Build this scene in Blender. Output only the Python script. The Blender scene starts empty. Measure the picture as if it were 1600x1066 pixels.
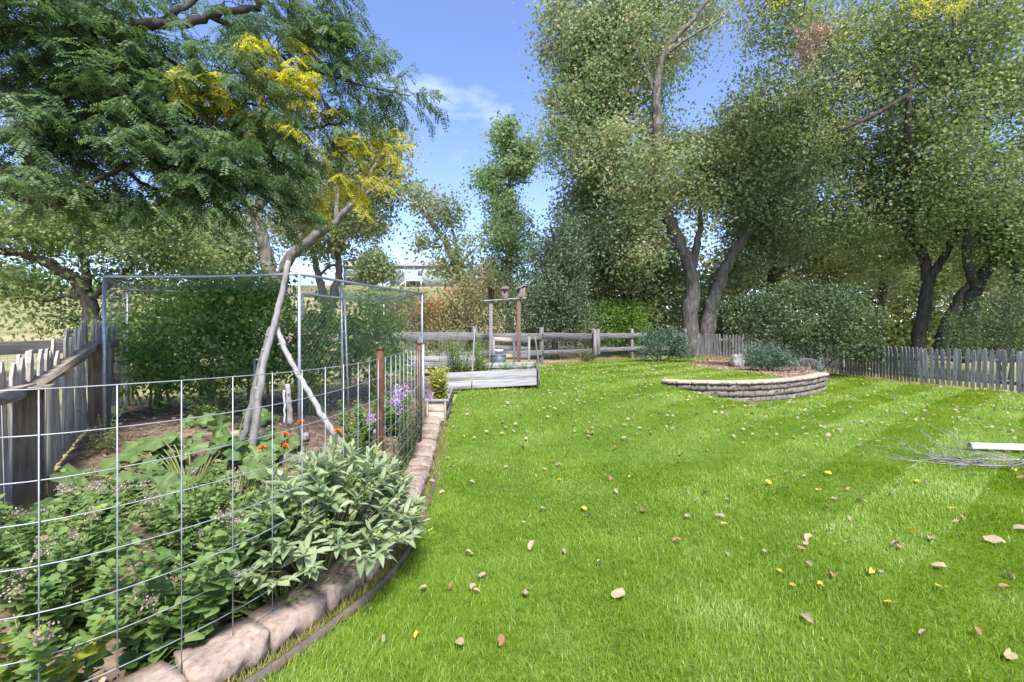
import bpy, math, random
import numpy as np
from mathutils import Vector, Matrix
SC = bpy.context.scene
COL = SC.collection
R = math.radians
rng = np.random.default_rng(7)
random.seed(7)

# ------------------------------------------------------------------ camera
CAM_H, FPX, HX, HY = 1.5, 711.0, 800.0, 520.0
cam_d = bpy.data.cameras.new('camera'); cam = bpy.data.objects.new('camera', cam_d); COL.objects.link(cam)
cam.location = (0, 0, CAM_H); cam.rotation_euler = (R(90), 0, 0)
cam_d.sensor_width = 36; cam_d.lens = 36 * FPX / 1600; cam_d.shift_y = -13 / 1600
cam_d.clip_start = 0.05; cam_d.clip_end = 3000
SC.camera = cam
# ------------------------------------------------------------------ sky, sun, exposure
SUN_EL, SUN_AZ = R(56), R(168)          # azimuth measured clockwise from +Y
w = bpy.data.worlds.new('World'); SC.world = w; w.use_nodes = True
nt = w.node_tree; bg = nt.nodes['Background']; bg.inputs['Strength'].default_value = 0.115
sky = nt.nodes.new('ShaderNodeTexSky'); sky.sky_type = 'NISHITA'; sky.sun_disc = False
sky.sun_elevation = SUN_EL; sky.sun_rotation = SUN_AZ
sky.air_density = 1.0; sky.dust_density = 0.5; sky.ozone_density = 3.2; sky.altitude = 1600
tc = nt.nodes.new('ShaderNodeTexCoord')
mp = nt.nodes.new('ShaderNodeMapping'); mp.inputs['Scale'].default_value = (1, 1, 2.6); mp.inputs['Location'].default_value = (1.7, 4.35, 2.12)
ns = nt.nodes.new('ShaderNodeTexNoise'); ns.inputs['Scale'].default_value = 2.6; ns.inputs['Detail'].default_value = 7; ns.inputs['Roughness'].default_value = 0.55
rp = nt.nodes.new('ShaderNodeValToRGB'); rp.color_ramp.elements[0].position = 0.60; rp.color_ramp.elements[1].position = 0.95
rp.color_ramp.elements[1].color = (0.75, 0.75, 0.75, 1)
mx = nt.nodes.new('ShaderNodeMix'); mx.data_type = 'RGBA'; mx.inputs[7].default_value = (6.6, 7.0, 7.6, 1)
nt.links.new(tc.outputs['Generated'], mp.inputs[0]); nt.links.new(mp.outputs[0], ns.inputs['Vector'])
nt.links.new(ns.outputs['Fac'], rp.inputs[0]); nt.links.new(rp.outputs[0], mx.inputs[0])
tn = nt.nodes.new('ShaderNodeMix'); tn.data_type = 'RGBA'; tn.blend_type = 'MULTIPLY'; tn.inputs[0].default_value = 1; tn.inputs[7].default_value = (1.0, 0.92, 1.05, 1); nt.links.new(sky.outputs[0], tn.inputs[6]); nt.links.new(tn.outputs[2], mx.inputs[6]); nt.links.new(mx.outputs[2], bg.inputs['Color'])
sl = bpy.data.lights.new('sun', 'SUN'); sl.energy = 3.0; sl.angle = R(20); sl.color = (1.0, 0.965, 0.91)
so = bpy.data.objects.new('sun', sl); COL.objects.link(so)
sd = Vector((math.sin(SUN_AZ) * math.cos(SUN_EL), math.cos(SUN_AZ) * math.cos(SUN_EL), math.sin(SUN_EL)))
so.rotation_euler = sd.to_track_quat('Z', 'Y').to_euler(); so.location = (0, 0, 30)
vs = SC.view_settings; vs.view_transform = 'Standard'; vs.look = 'None'; vs.gamma = 1; vs.exposure = 1.65
SC.cycles.max_bounces = 7; SC.cycles.diffuse_bounces = 4; SC.cycles.transmission_bounces = 4; SC.cycles.glossy_bounces = 2
SC.cycles.caustics_reflective = False; SC.cycles.caustics_refractive = False

# ------------------------------------------------------------------ helpers
def W(px, py, d):
    return np.array(((px - HX) / FPX * d, d, CAM_H + (HY - py) / FPX * d))
def sst(a, b, x):
    t = np.clip((np.asarray(x, float) - a) / (b - a), 0, 1); return t * t * (3 - 2 * t)
WALL = np.array([(3.25, 9.9), (3.6, 9.72), (4.2, 9.58), (4.95, 9.58), (5.7, 9.84), (6.4, 10.24), (7.1, 10.75), (7.95, 11.5)])
def wall_y(x):
    return np.where(x > 7.95, 11.5 + (x - 7.95) * 1.25, np.interp(x, WALL[:, 0], WALL[:, 1]))
def G(x, y):
    x = np.asarray(x, float); y = np.asarray(y, float)
    s = 0.44 * sst(4.5, 10.5, y)
    s = np.maximum(s, 0.35 * sst(-1.6, -4.4, x) * sst(3.4, 5.8, y))
    low = 0.03 + 0.03 * sst(9, 14, y)
    front = low + (s - low) * sst(5.2, 2.6, x)
    wd = 0.06 + 3.2 * sst(7.8, 10.5, x)
    k = sst(0.0, 1.0, (y - wall_y(x) - 0.06) / wd) * sst(3.0, 3.4, x)
    back = 0.43 + 0.0 * x
    g = np.where(x > 3.0, front + (back - front) * k, s)
    g = g + 0.155 * np.clip(y - 32, 0, 88) * sst(60, 10, x) - 0.02 * np.clip(y - 130, 0, 400)
    g = g + 0.012 * np.sin(x * 1.7 + 0.6 * y) * np.sin(y * 1.3) * sst(3, 5, y)
    return g
def Gf(x, y): return float(G(x, y))
def at(px, d, dz=0.0):
    x = (px - HX) / FPX * d; return (x, d, Gf(x, d) + dz)

def tag(o, label=None, cat=None, group=None, kind=None):
    if label: o['label'] = label
    if cat: o['category'] = cat
    if group: o['group'] = group
    if kind: o['kind'] = kind
    return o
def empty(name, loc, label=None, cat=None, group=None, rz=0):
    o = bpy.data.objects.new(name, None); COL.objects.link(o); o.location = loc; o.rotation_euler = (0, 0, rz)
    o.empty_display_size = 0.1
    return tag(o, label, cat, group)
class MB:
    def __init__(s): s.v = []; s.t = []; s.q = []; s.n = 0
    def add(s, V, T=None, Q=None):
        V = np.asarray(V, float).reshape(-1, 3)
        if T is not None and len(T): s.t.append(np.asarray(T, int).reshape(-1, 3) + s.n)
        if Q is not None and len(Q): s.q.append(np.asarray(Q, int).reshape(-1, 4) + s.n)
        s.v.append(V); s.n += len(V); return s
    def mesh(s, name, off=(0, 0, 0), smooth=False):
        V = (np.concatenate(s.v) - np.asarray(off, float)).astype(np.float32)
        me = bpy.data.meshes.new(name)
        T = np.concatenate(s.t) if s.t else np.zeros((0, 3), int)
        Q = np.concatenate(s.q) if s.q else np.zeros((0, 4), int)
        me.vertices.add(len(V)); me.vertices.foreach_set('co', V.ravel())
        loops = np.concatenate([T.ravel(), Q.ravel()]).astype(np.int32)
        st = np.concatenate([np.arange(len(T)) * 3, len(T) * 3 + np.arange(len(Q)) * 4]).astype(np.int32)
        me.loops.add(len(loops)); me.loops.foreach_set('vertex_index', loops)
        me.polygons.add(len(st)); me.polygons.foreach_set('loop_start', st)
        me.update(calc_edges=True)
        if smooth: me.polygons.foreach_set('use_smooth', np.ones(len(st), bool))
        return me
    def build(s, name, mat, parent=None, off=None, smooth=False, loc=None):
        if off is None: off = parent.location if parent is not None and loc is None else (0, 0, 0)
        if loc is not None: off = loc
        me = s.mesh(name, off, smooth); me.materials.append(mat)
        return link(name, me, parent, loc)
def link(name, me, parent=None, loc=None):
    o = bpy.data.objects.new(name, me); COL.objects.link(o)
    if parent is not None: o.parent = parent
    if loc is not None: o.location = loc
    return o
def unit(a):
    a = np.asarray(a, float); return a / np.maximum(np.linalg.norm(a, axis=-1, keepdims=True), 1e-9)
def tube(pts, rad, k=6):
    P = np.asarray(pts, float); n = len(P); r = np.broadcast_to(np.asarray(rad, float), (n,)) if np.ndim(rad) == 0 or len(np.atleast_1d(rad)) == n else np.linspace(rad[0], rad[1], n)
    T = unit(np.gradient(P, axis=0))
    ref = np.array((0.12, 0.31, 0.94)) if abs(T[:, 2].mean()) < 0.8 else np.array((0.95, 0.2, 0.1))
    A = unit(np.cross(T, ref)); B = np.cross(T, A)
    a = np.arange(k) * 2 * np.pi / k
    V = P[:, None] + r[:, None, None] * (np.cos(a)[None, :, None] * A[:, None] + np.sin(a)[None, :, None] * B[:, None])
    V = V.reshape(-1, 3); i = np.arange(n - 1)[:, None] * k; j = np.arange(k)[None]; j2 = (j + 1) % k
    Q = np.stack([i + j, i + j2, i + k + j2, i + k + j], -1).reshape(-1, 4)
    V = np.concatenate([V, P[:1], P[-1:]]); c0 = n * k; jj = np.arange(k)
    Tt = np.concatenate([np.stack([np.full(k, c0), (jj + 1) % k, jj], -1), np.stack([np.full(k, c0 + 1), (n - 1) * k + jj, (n - 1) * k + (jj + 1) % k], -1)])
    return V, Tt, Q
def smooth_line(P, m=6):
    P = np.asarray(P, float)
    if len(P) < 3:
        t = np.linspace(0, 1, m + 1)[:, None]; return P[0] * (1 - t) + P[-1] * t
    Q = np.concatenate([[2 * P[0] - P[1]], P, [2 * P[-1] - P[-2]]]); out = []
    for i in range(1, len(Q) - 2):
        t = np.linspace(0, 1, m, endpoint=False)[:, None]
        a, b, c, d = Q[i - 1], Q[i], Q[i + 1], Q[i + 2]
        out.append(0.5 * (2 * b + (c - a) * t + (2 * a - 5 * b + 4 * c - d) * t * t + (3 * b - a - 3 * c + d) * t ** 3))
    return np.concatenate(out + [P[-1:]])
def box(cx, cy, cz, sx, sy, sz, rz=0, b=0.0):
    """box centred at c, optional chamfer b on all edges"""
    if b <= 0:
        V = np.array([(x, y, z) for x in (-.5, .5) for y in (-.5, .5) for z in (-.5, .5)]) * (sx, sy, sz)
        Q = [(0, 1, 3, 2), (4, 6, 7, 5), (0, 4, 5, 1), (2, 3, 7, 6), (0, 2, 6, 4), (1, 5, 7, 3)]; T = []
    else:
        V = []; h = np.array((sx, sy, sz)) / 2; idx = {}
        for a in (-1, 1):
            for bb in (-1, 1):
                for c in (-1, 1):
                    s = np.array((a, bb, c))
                    for ax in range(3):
                        p = s * (h - b); p[ax] = s[ax] * h[ax]; idx[(a, bb, c, ax)] = len(V); V.append(p)
        Q = []; T = []
        for ax in range(3):
            o1, o2 = [i for i in range(3) if i != ax]
            for sg in (-1, 1):
                f = []
                for u, v in ((-1, -1), (1, -1), (1, 1), (-1, 1)):
                    s = [0, 0, 0]; s[ax] = sg; s[o1] = u; s[o2] = v; f.append(idx[(*s, ax)])
                Q.append(f if (sg > 0) != (ax == 1) else f[::-1])
            for u in (-1, 1):
                for v in (-1, 1):
                    s0 = [0, 0, 0]; s0[o1] = u; s0[o2] = v; s1 = s0[:]; s0[ax] = -1; s1[ax] = 1
                    Q.append([idx[(*s0, o1)], idx[(*s1, o1)], idx[(*s1, o2)], idx[(*s0, o2)]])
        for a in (-1, 1):
            for bb in (-1, 1):
                for c in (-1, 1): T.append([idx[(a, bb, c, i)] for i in range(3)])
        V = np.array(V)
    c, s = math.cos(rz), math.sin(rz)
    V = np.stack([V[:, 0] * c - V[:, 1] * s + cx, V[:, 0] * s + V[:, 1] * c + cy, V[:, 2] + cz], -1)
    return V, T, Q
def beam(a, b, wd, ht, bev=0.006, sub=1):
    """rectangular board from a to b; wd across (horizontal), ht vertical"""
    a = np.asarray(a, float); b = np.asarray(b, float); L = np.linalg.norm(b - a)
    V, T, Q = box(0, 0, 0, L, wd, ht, 0, bev)
    f = unit(b - a); up = np.array((0, 0, 1.0)) if abs(f[2]) < 0.9 else np.array((1.0, 0, 0))
    s = unit(np.cross(up, f)); n = np.cross(f, s)
    return (a + b) / 2 + V[:, :1] * f + V[:, 1:2] * s + V[:, 2:] * n, T, Q
def inside(poly, x, y):
    poly = np.asarray(poly); x = np.asarray(x); y = np.asarray(y); c = np.zeros(x.shape, bool); j = len(poly) - 1
    for i in range(len(poly)):
        xi, yi = poly[i]; xj, yj = poly[j]
        m = ((yi > y) != (yj > y)) & (x < (xj - xi) * (y - yi) / (yj - yi + 1e-12) + xi); c ^= m; j = i
    return c
def along(P, s):
    """points and tangents at arc lengths s on polyline"""
    P = np.asarray(P, float); d = np.concatenate([[0], np.cumsum(np.linalg.norm(np.diff(P, axis=0), axis=1))])
    s = np.asarray(s, float)
    X = np.stack([np.interp(s, d, P[:, i]) for i in range(P.shape[1])], -1)
    Y = np.stack([np.interp(np.clip(s + .02, 0, d[-1]), d, P[:, i]) - np.interp(np.clip(s - .02, 0, d[-1]), d, P[:, i]) for i in range(P.shape[1])], -1)
    return X, unit(Y), d[-1]
# ---- leaves in bulk
KITE = (np.array([(0, 0, 0), (.42, .5, .10), (1, 0, -.06), (.42, -.5, .10)]), np.array([(0, 2, 1), (0, 3, 2)]))
OVAL = (np.array([(0, 0, 0), (.22, .40, .09), (.62, .46, .09), (1, 0, -.08), (.62, -.46, .09), (.22, -.40, .09), (.45, 0, 0)]),
        np.array([(0, 6, 1), (1, 6, 2), (2, 6, 3), (3, 6, 4), (4, 6, 5), (5, 6, 0)]))
def leaves(C, F, N, L, Wd, shape=KITE):
    C = np.asarray(C); F = unit(F); S = unit(np.cross(N, F)); N = np.cross(F, S); n = len(C)
    L = np.broadcast_to(L, (n,)); Wd = np.broadcast_to(Wd, (n,)); v, t = shape
    V = C[:, None] + v[None, :, :1] * (F * L[:, None])[:, None] + v[None, :, 1:2] * (S * Wd[:, None])[:, None] + v[None, :, 2:] * (N * Wd[:, None])[:, None]
    T = t[None] + (np.arange(n) * len(v))[:, None, None]
    return V.reshape(-1, 3), T.reshape(-1, 3)
def rdir(n, up=0.0, g=None):
    g = g or rng; a = g.normal(size=(n, 3)); a[:, 2] += up; return unit(a)

# ------------------------------------------------------------------ materials
def newmat(name):
    m = bpy.data.materials.new(name); m.use_nodes = True; t = m.node_tree; t.nodes.clear(); return m, t
def ramp(t, cols, interp='LINEAR'):
    r = t.nodes.new('ShaderNodeValToRGB'); e = r.color_ramp.elements; r.color_ramp.interpolation = interp
    while len(e) < len(cols): e.new(0.5)
    for i, (p, c) in enumerate(cols): e[i].position = p; e[i].color = (*c, 1)
    return r
def leafmat(name, cols, trans=0.38, scale=0.8, amt=0.35, rough=0.5, spec=0.35):
    m, t = newmat(name); N = t.nodes.new; K = t.links.new
    geo = N('ShaderNodeNewGeometry'); no = N('ShaderNodeTexNoise'); no.inputs['Scale'].default_value = scale; no.inputs['Detail'].default_value = 2
    K(geo.outputs['Position'], no.inputs['Vector'])
    ma = N('ShaderNodeMath'); ma.operation = 'MULTIPLY_ADD'; ma.inputs[1].default_value = 1 - amt
    mb = N('ShaderNodeMath'); mb.operation = 'MULTIPLY_ADD'; mb.inputs[1].default_value = amt * 2.2; mb.inputs[2].default_value = -amt * 0.6
    K(no.outputs['Fac'], mb.inputs[0]); oi = N('ShaderNodeObjectInfo'); ad = N('ShaderNodeMath'); ad.operation = 'ADD'; fr = N('ShaderNodeMath'); fr.operation = 'FRACT'; K(geo.outputs['Random Per Island'], ad.inputs[0]); K(oi.outputs['Random'], ad.inputs[1]); K(ad.outputs[0], fr.inputs[0]); K(fr.outputs[0], ma.inputs[0]); K(mb.outputs[0], ma.inputs[2])
    r = ramp(t, cols); K(ma.outputs[0], r.inputs[0])
    p = N('ShaderNodeBsdfPrincipled'); p.inputs['Roughness'].default_value = rough; p.inputs['Specular IOR Level'].default_value = spec
    tr = N('ShaderNodeBsdfTranslucent'); hs = N('ShaderNodeHueSaturation'); hs.inputs['Hue'].default_value = 0.485; hs.inputs['Saturation'].default_value = 1.15; hs.inputs['Value'].default_value = 1.65
    K(r.outputs[0], p.inputs['Base Color']); K(r.outputs[0], hs.inputs['Color']); K(hs.outputs[0], tr.inputs['Color'])
    mix = N('ShaderNodeMixShader'); mix.inputs[0].default_value = trans; K(p.outputs[0], mix.inputs[1]); K(tr.outputs[0], mix.inputs[2])
    o = N('ShaderNodeOutputMaterial'); K(mix.outputs[0], o.inputs[0]); return m
def surfmat(name, cols, scale=6, rough=0.85, detail=6, stretch=(1, 1, 1), bump=0.3, bdist=0.01, rand=0.0, coord='Object', spec=0.2, metal=0.0, scale2=None, cols2=None):
    """noise ramp; optional second noise multiplies; rand = per object brightness jitter"""
    m, t = newmat(name); N = t.nodes.new; K = t.links.new
    c = N('ShaderNodeTexCoord'); oi = N('ShaderNodeObjectInfo')
    mp = N('ShaderNodeMapping'); mp.inputs['Scale'].default_value = stretch
    va = N('ShaderNodeVectorMath'); va.operation = 'ADD'
    vm = N('ShaderNodeVectorMath'); vm.operation = 'SCALE'; vm.inputs[0].default_value = (13.1, 7.7, 19.3); K(oi.outputs['Random'], vm.inputs['Scale'])
    K(c.outputs[coord], va.inputs[0]); K(vm.outputs[0], va.inputs[1]); K(va.outputs[0], mp.inputs[0])
    no = N('ShaderNodeTexNoise'); no.inputs['Scale'].default_value = scale; no.inputs['Detail'].default_value = detail; no.inputs['Roughness'].default_value = 0.62
    K(mp.outputs[0], no.inputs['Vector']); r = ramp(t, cols); K(no.outputs['Fac'], r.inputs[0]); col = r.outputs[0]
    if cols2:
        n2 = N('ShaderNodeTexNoise'); n2.inputs['Scale'].default_value = scale2; n2.inputs['Detail'].default_value = 4; K(va.outputs[0], n2.inputs['Vector'])
        r2 = ramp(t, cols2); K(n2.outputs['Fac'], r2.inputs[0]); mm = N('ShaderNodeMix'); mm.data_type = 'RGBA'; mm.blend_type = 'MULTIPLY'; mm.inputs[0].default_value = 1
        K(col, mm.inputs[6]); K(r2.outputs[0], mm.inputs[7]); col = mm.outputs[2]
    if rand:
        h = N('ShaderNodeHueSaturation'); mr = N('ShaderNodeMapRange'); mr.inputs[3].default_value = 1 - rand; mr.inputs[4].default_value = 1 + rand
        K(oi.outputs['Random'], mr.inputs[0]); K(mr.outputs[0], h.inputs['Value']); K(col, h.inputs['Color']); col = h.outputs[0]
    p = N('ShaderNodeBsdfPrincipled'); p.inputs['Roughness'].default_value = rough; p.inputs['Specular IOR Level'].default_value = spec; p.inputs['Metallic'].default_value = metal
    K(col, p.inputs['Base Color'])
    if bump:
        b = N('ShaderNodeBump'); b.inputs['Strength'].default_value = bump; b.inputs['Distance'].default_value = bdist; K(no.outputs['Fac'], b.inputs['Height']); K(b.outputs[0], p.inputs['Normal'])
    o = N('ShaderNodeOutputMaterial'); K(p.outputs[0], o.inputs[0]); return m
M = {}
M['bark'] = surfmat('bark', [(.3, (.06, .052, .042)), (.5, (.15, .13, .108)), (.72, (.26, .235, .2))], 5, .95, 8, (2.2, 2.2, .5), .9, .05)
M['bark_dark'] = surfmat('bark_dark', [(.3, (.028, .024, .019)), (.55, (.075, .064, .052)), (.75, (.13, .112, .092))], 5, .95, 8, (2.2, 2.2, .5), .9, .05)
M['wood'] = surfmat('grey_wood', [(.25, (.085, .082, .078)), (.48, (.225, .215, .205)), (.75, (.36, .35, .34))], 5, .9, 8, (9, 9, .7), .5, .004, .22, scale2=2.2, cols2=[(.3, (.72, .70, .68)), (.6, (1, .99, .97))])
M['wood_warm'] = surfmat('warm_grey_wood', [(.25, (0.163, 0.138, 0.115)), (.48, (0.450, 0.400, 0.356)), (.75, (0.700, 0.650, 0.594))], 5, .9, 8, (9, 9, .7), .5, .004, .18, scale2=2.0, cols2=[(.3, (.75, .70, .64)), (.6, (1, .98, .95))])
M['rail'] = surfmat('weathered_rail', [(.25, (.06, .058, .055)), (.5, (.165, .158, .15)), (.75, (.28, .27, .26))], 5, .92, 8, (.7, 9, 9), .5, .006, .15)
M['rail_warm'] = surfmat('warm_weathered_rail', [(.25, (0.143, 0.110, 0.083)), (.5, (0.374, 0.303, 0.237)), (.75, (0.550, 0.473, 0.396))], 5, .92, 8, (.7, 9, 9), .5, .005, .1)
M['board'] = surfmat('pale_board', [(.25, (0.123, 0.119, 0.113)), (.5, (0.264, 0.255, 0.248)), (.75, (0.370, 0.361, 0.356))], 4, .85, 7, (.5, 8, 8), .3, .003, .08)
M['brownwood'] = surfmat('brown_stained_wood', [(.25, (.055, .032, .022)), (.5, (.15, .088, .06)), (.75, (.24, .155, .115))], 5, .85, 7, (8, 8, .8), .4, .004, .15)
M['birdwood'] = surfmat('birdhouse_wood', [(.25, (.06, .045, .036)), (.5, (.15, .118, .1)), (.75, (.25, .21, .185))], 5, .88, 7, (8, 8, .8), .4, .004, .2)
M['stick'] = surfmat('bare_stick', [(.25, (0.144, 0.130, 0.115)), (.5, (0.324, 0.302, 0.281)), (.75, (0.446, 0.425, 0.407))], 8, .8, 7, (3, 3, .6), .5, .006, .3)
M['rust'] = surfmat('rusty_steel', [(.25, (0.032, 0.014, 0.009)), (.5, (0.105, 0.047, 0.024)), (.75, (0.182, 0.094, 0.053))], 14, .8, 7, (1, 1, .5), .3, .002, .2)
M['galv'] = surfmat('galvanised_steel', [(.3, (.30, .32, .34)), (.7, (.50, .52, .54))], 20, .45, 4, bump=0, spec=.5, metal=.55)
M['wire'] = surfmat('galvanised_wire', [(.3, (.24, .25, .26)), (.7, (.42, .43, .44))], 9, .5, 3, bump=0, spec=.5, metal=.35)
M['darkwire'] = surfmat('dull_wire', [(.3, (.14, .145, .15)), (.7, (.25, .255, .26))], 9, .6, 3, bump=0)
M['block'] = surfmat('pink_concrete', [(.3, (0.202, 0.145, 0.110)), (.5, (0.326, 0.246, 0.198)), (.72, (0.422, 0.339, 0.282))], 26, .92, 9, bump=.7, bdist=.006, rand=.1, scale2=3.2, cols2=[(.30, (.52, .50, .50)), (.42, (.95, .94, .93)), (.6, (1, 1, 1))])
M['wallblock'] = surfmat('grey_brown_concrete', [(.3, (0.086, 0.070, 0.058)), (.5, (0.180, 0.150, 0.126)), (.72, (0.274, 0.234, 0.197))], 14, .95, 9, bump=.9, bdist=.02, rand=.18)
M['cap'] = surfmat('tan_concrete', [(.3, (.24, .19, .135)), (.5, (.37, .305, .225)), (.72, (.48, .41, .315))], 12, .95, 9, bump=.6, bdist=.01, rand=.1)
M['soil'] = surfmat('garden_soil', [(.25, (.055, .04, .028)), (.45, (.16, .115, .08)), (.6, (.27, .20, .14)), (.8, (.42, .33, .24))], 9, .97, 10, bump=.8, bdist=.03, scale2=1.1, cols2=[(.3, (.65, .62, .6)), (.65, (1, 1, 1))])
M['mulch'] = surfmat('leaf_mulch', [(.25, (.07, .045, .032)), (.5, (.24, .16, .115)), (.75, (.42, .31, .23))], 16, .97, 9, bump=.9, bdist=.03)
M['chips'] = leafmat('wood_chips', [(0, (.10, .065, .04)), (.4, (.30, .20, .13)), (.75, (.48, .36, .24)), (1, (.60, .50, .33))], .05)
M['turf'] = surfmat('turf', [(.3, (.055, .10, .014)), (.5, (.085, .15, .02)), (.7, (.12, .19, .03))], 7, .9, 8, bump=.5, bdist=.02, scale2=.5, cols2=[(.3, (.85, .9, .9)), (.65, (1.1, 1.05, 1))])
M['grass'] = leafmat('grass_blades', [(0, (0.125, 0.202, 0.010)), (.35, (0.179, 0.282, 0.015)), (.6, (0.234, 0.340, 0.031)), (.8, (0.315, 0.399, 0.091)), (1, (0.456, 0.479, 0.187))], .42, 1.3, .62, .42, .45)
M['drygrass'] = leafmat('dry_grass', [(0, (.16, .16, .05)), (.5, (.32, .27, .11)), (1, (.52, .43, .22))], .3, .4, .4)
M['field'] = surfmat('dry_field', [(.3, (.14, .135, .055)), (.5, (.28, .24, .115)), (.75, (.40, .33, .17))], .35, .95, 9, bump=.4, bdist=.1, coord='Object', scale2=.03, cols2=[(.3, (.6, .72, .5)), (.6, (1, 1, 1))])
M['rock'] = surfmat('pale_rock', [(.3, (.22, .20, .175)), (.5, (.40, .365, .33)), (.75, (.55, .52, .48))], 7, .9, 8, bump=.5, bdist=.02)
M['white'] = surfmat('white_paint', [(.3, (.68, .69, .71)), (.7, (.8, .81, .83))], 3, .55, 3, bump=.05)
M['siding'] = surfmat('grey_green_siding', [(.3, (.25, .30, .285)), (.7, (.33, .38, .36))], 2, .8, 3, bump=0)
M['siding_dark'] = surfmat('dark_siding', [(.3, (.07, .085, .11)), (.7, (.11, .125, .15))], 2, .8, 3, bump=0)
M['roof'] = surfmat('shingle_roof', [(.3, (.23, .21, .205)), (.7, (.33, .305, .295))], 4, .9, 5, bump=0)
M['glass'] = surfmat('window_glass', [(.3, (.04, .05, .06)), (.7, (.07, .085, .1))], 1, .1, 2, bump=0, spec=.6)
M['can'] = surfmat('dull_grey_can', [(.3, (.07, .09, .115)), (.7, (.135, .16, .19))], 5, .5, 5, bump=.1, spec=.4, metal=.3)
M['greenstake'] = surfmat('green_stake', [(.3, (.03, .15, .12)), (.7, (.05, .22, .17))], 6, .5, 3, bump=0)
M['black'] = surfmat('dark_hole', [(.3, (.012, .01, .009)), (.7, (.02, .017, .015))], 6, .9, 3, bump=0)
M['edging'] = surfmat('brown_edging', [(.3, (.07, .052, .04)), (.7, (.16, .125, .1))], 12, .8, 6, bump=.3)
M['tomato'] = surfmat('tomato_skin', [(.3, (.16, .22, .05)), (.55, (.26, .25, .05)), (.75, (.35, .14, .03))], 2, .35, 2, bump=0, spec=.5)
M['stem'] = surfmat('green_stem', [(.3, (.10, .13, .045)), (.7, (.22, .24, .09))], 20, .7, 3, bump=0)
M['drystem'] = surfmat('dry_stem', [(.3, (.20, .135, .08)), (.7, (.38, .28, .18))], 20, .8, 3, bump=0)
L_ = lambda n, *a, **k: M.__setitem__(n, leafmat(n, *a, **k))
L_('lf_locust', [(0, (0.050, 0.099, 0.034)), (.45, (0.086, 0.152, 0.047)), (.8, (0.144, 0.209, 0.094)), (1, (0.215, 0.268, 0.152))], .42, .9, .4)
L_('lf_locust_y', [(0, (0.235, 0.279, 0.040)), (.5, (0.471, 0.451, 0.060)), (1, (0.642, 0.570, 0.119))], .5, .9, .3)
L_('lf_cotton', [(0, (0.114, 0.135, 0.061)), (.35, (0.217, 0.248, 0.109)), (.65, (0.326, 0.338, 0.170)), (.88, (0.414, 0.441, 0.287)), (.97, (0.544, 0.394, 0.164)), (1, (0.566, 0.319, 0.137))], .5, .45, .42, .6, .25)
L_('lf_cotton_cool', [(0, (0.085, 0.142, 0.060)), (.4, (0.166, 0.250, 0.105)), (.75, (0.271, 0.354, 0.176)), (1, (0.402, 0.458, 0.280))], .5, .5, .4, .6, .25)
L_('lf_right', [(0, (0.078, 0.122, 0.052)), (.4, (0.161, 0.217, 0.086)), (.72, (0.274, 0.320, 0.142)), (.94, (0.391, 0.408, 0.228)), (1, (0.555, 0.419, 0.142))], .5, .5, .42, .6, .25)
L_('lf_pale', [(0, (0.101, 0.137, 0.064)), (.5, (0.189, 0.240, 0.109)), (1, (0.311, 0.351, 0.200))], .4, .5, .4)
L_('lf_elm', [(0, (0.086, 0.135, 0.044)), (.5, (0.171, 0.242, 0.079)), (.85, (0.292, 0.349, 0.124)), (1, (0.479, 0.424, 0.124))], .42, .6, .4)
L_('lf_olive', [(0, (0.040, 0.067, 0.030)), (.5, (0.084, 0.128, 0.060)), (1, (0.182, 0.229, 0.130))], .2, .7, .35, .45, .4)
L_('lf_lilac', [(0, (0.037, 0.069, 0.026)), (.5, (0.082, 0.125, 0.046)), (.9, (0.140, 0.189, 0.076)), (1, (0.367, 0.163, 0.062))], .28, .8, .4)
L_('lf_bright', [(0, (0.075, 0.156, 0.026)), (.5, (0.138, 0.240, 0.039)), (1, (0.225, 0.336, 0.078))], .42, .9, .3)
L_('lf_brush', [(0, (.055, .08, .03)), (.4, (.11, .135, .05)), (.7, (.20, .17, .07)), (.9, (.34, .18, .07)), (1, (.36, .12, .05))], .3, .5, .6)
L_('lf_thicket', [(0, (0.048, 0.069, 0.023)), (.4, (0.115, 0.144, 0.045)), (.75, (0.216, 0.227, 0.074)), (1, (0.405, 0.330, 0.097))], .4, .22, .55)
L_('lf_blue', [(0, (0.042, 0.078, 0.046)), (.5, (0.084, 0.138, 0.087)), (1, (0.156, 0.216, 0.133))], .25, 1.5, .3)
L_('lf_tomato', [(0, (0.066, 0.138, 0.030)), (.5, (0.143, 0.268, 0.061)), (.9, (0.260, 0.395, 0.102)), (1, (0.607, 0.473, 0.162))], .35, 1.5, .35)
L_('lf_mint', [(0, (0.072, 0.139, 0.037)), (.45, (0.137, 0.229, 0.061)), (.85, (0.233, 0.320, 0.103)), (1, (0.480, 0.473, 0.097))], .32, 3, .35)
L_('lf_squash', [(0, (0.072, 0.137, 0.035)), (.5, (0.132, 0.207, 0.066)), (1, (0.204, 0.273, 0.097))], .35, 5, .5)
L_('lf_sage', [(0, (0.134, 0.185, 0.085)), (.45, (0.241, 0.309, 0.156)), (.8, (0.355, 0.414, 0.242)), (1, (0.483, 0.530, 0.343))], .25, 6, .5, .7, .2)
L_('lf_basil', [(0, (.08, .17, .025)), (.5, (.14, .26, .04)), (1, (.22, .34, .07))], .4, 3, .3)
L_('lf_yg', [(0, (0.220, 0.297, 0.030)), (1, (0.396, 0.440, 0.060))], .4, 3, .3)
L_('lf_yellow', [(0, (.25, .28, .02)), (.5, (.42, .40, .03)), (1, (.52, .42, .05))], .4, 3, .3)
L_('fl_pink', [(0, (.24, .15, .125)), (.5, (.40, .27, .25)), (1, (.55, .42, .38))], .2, 9, .3)
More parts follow.
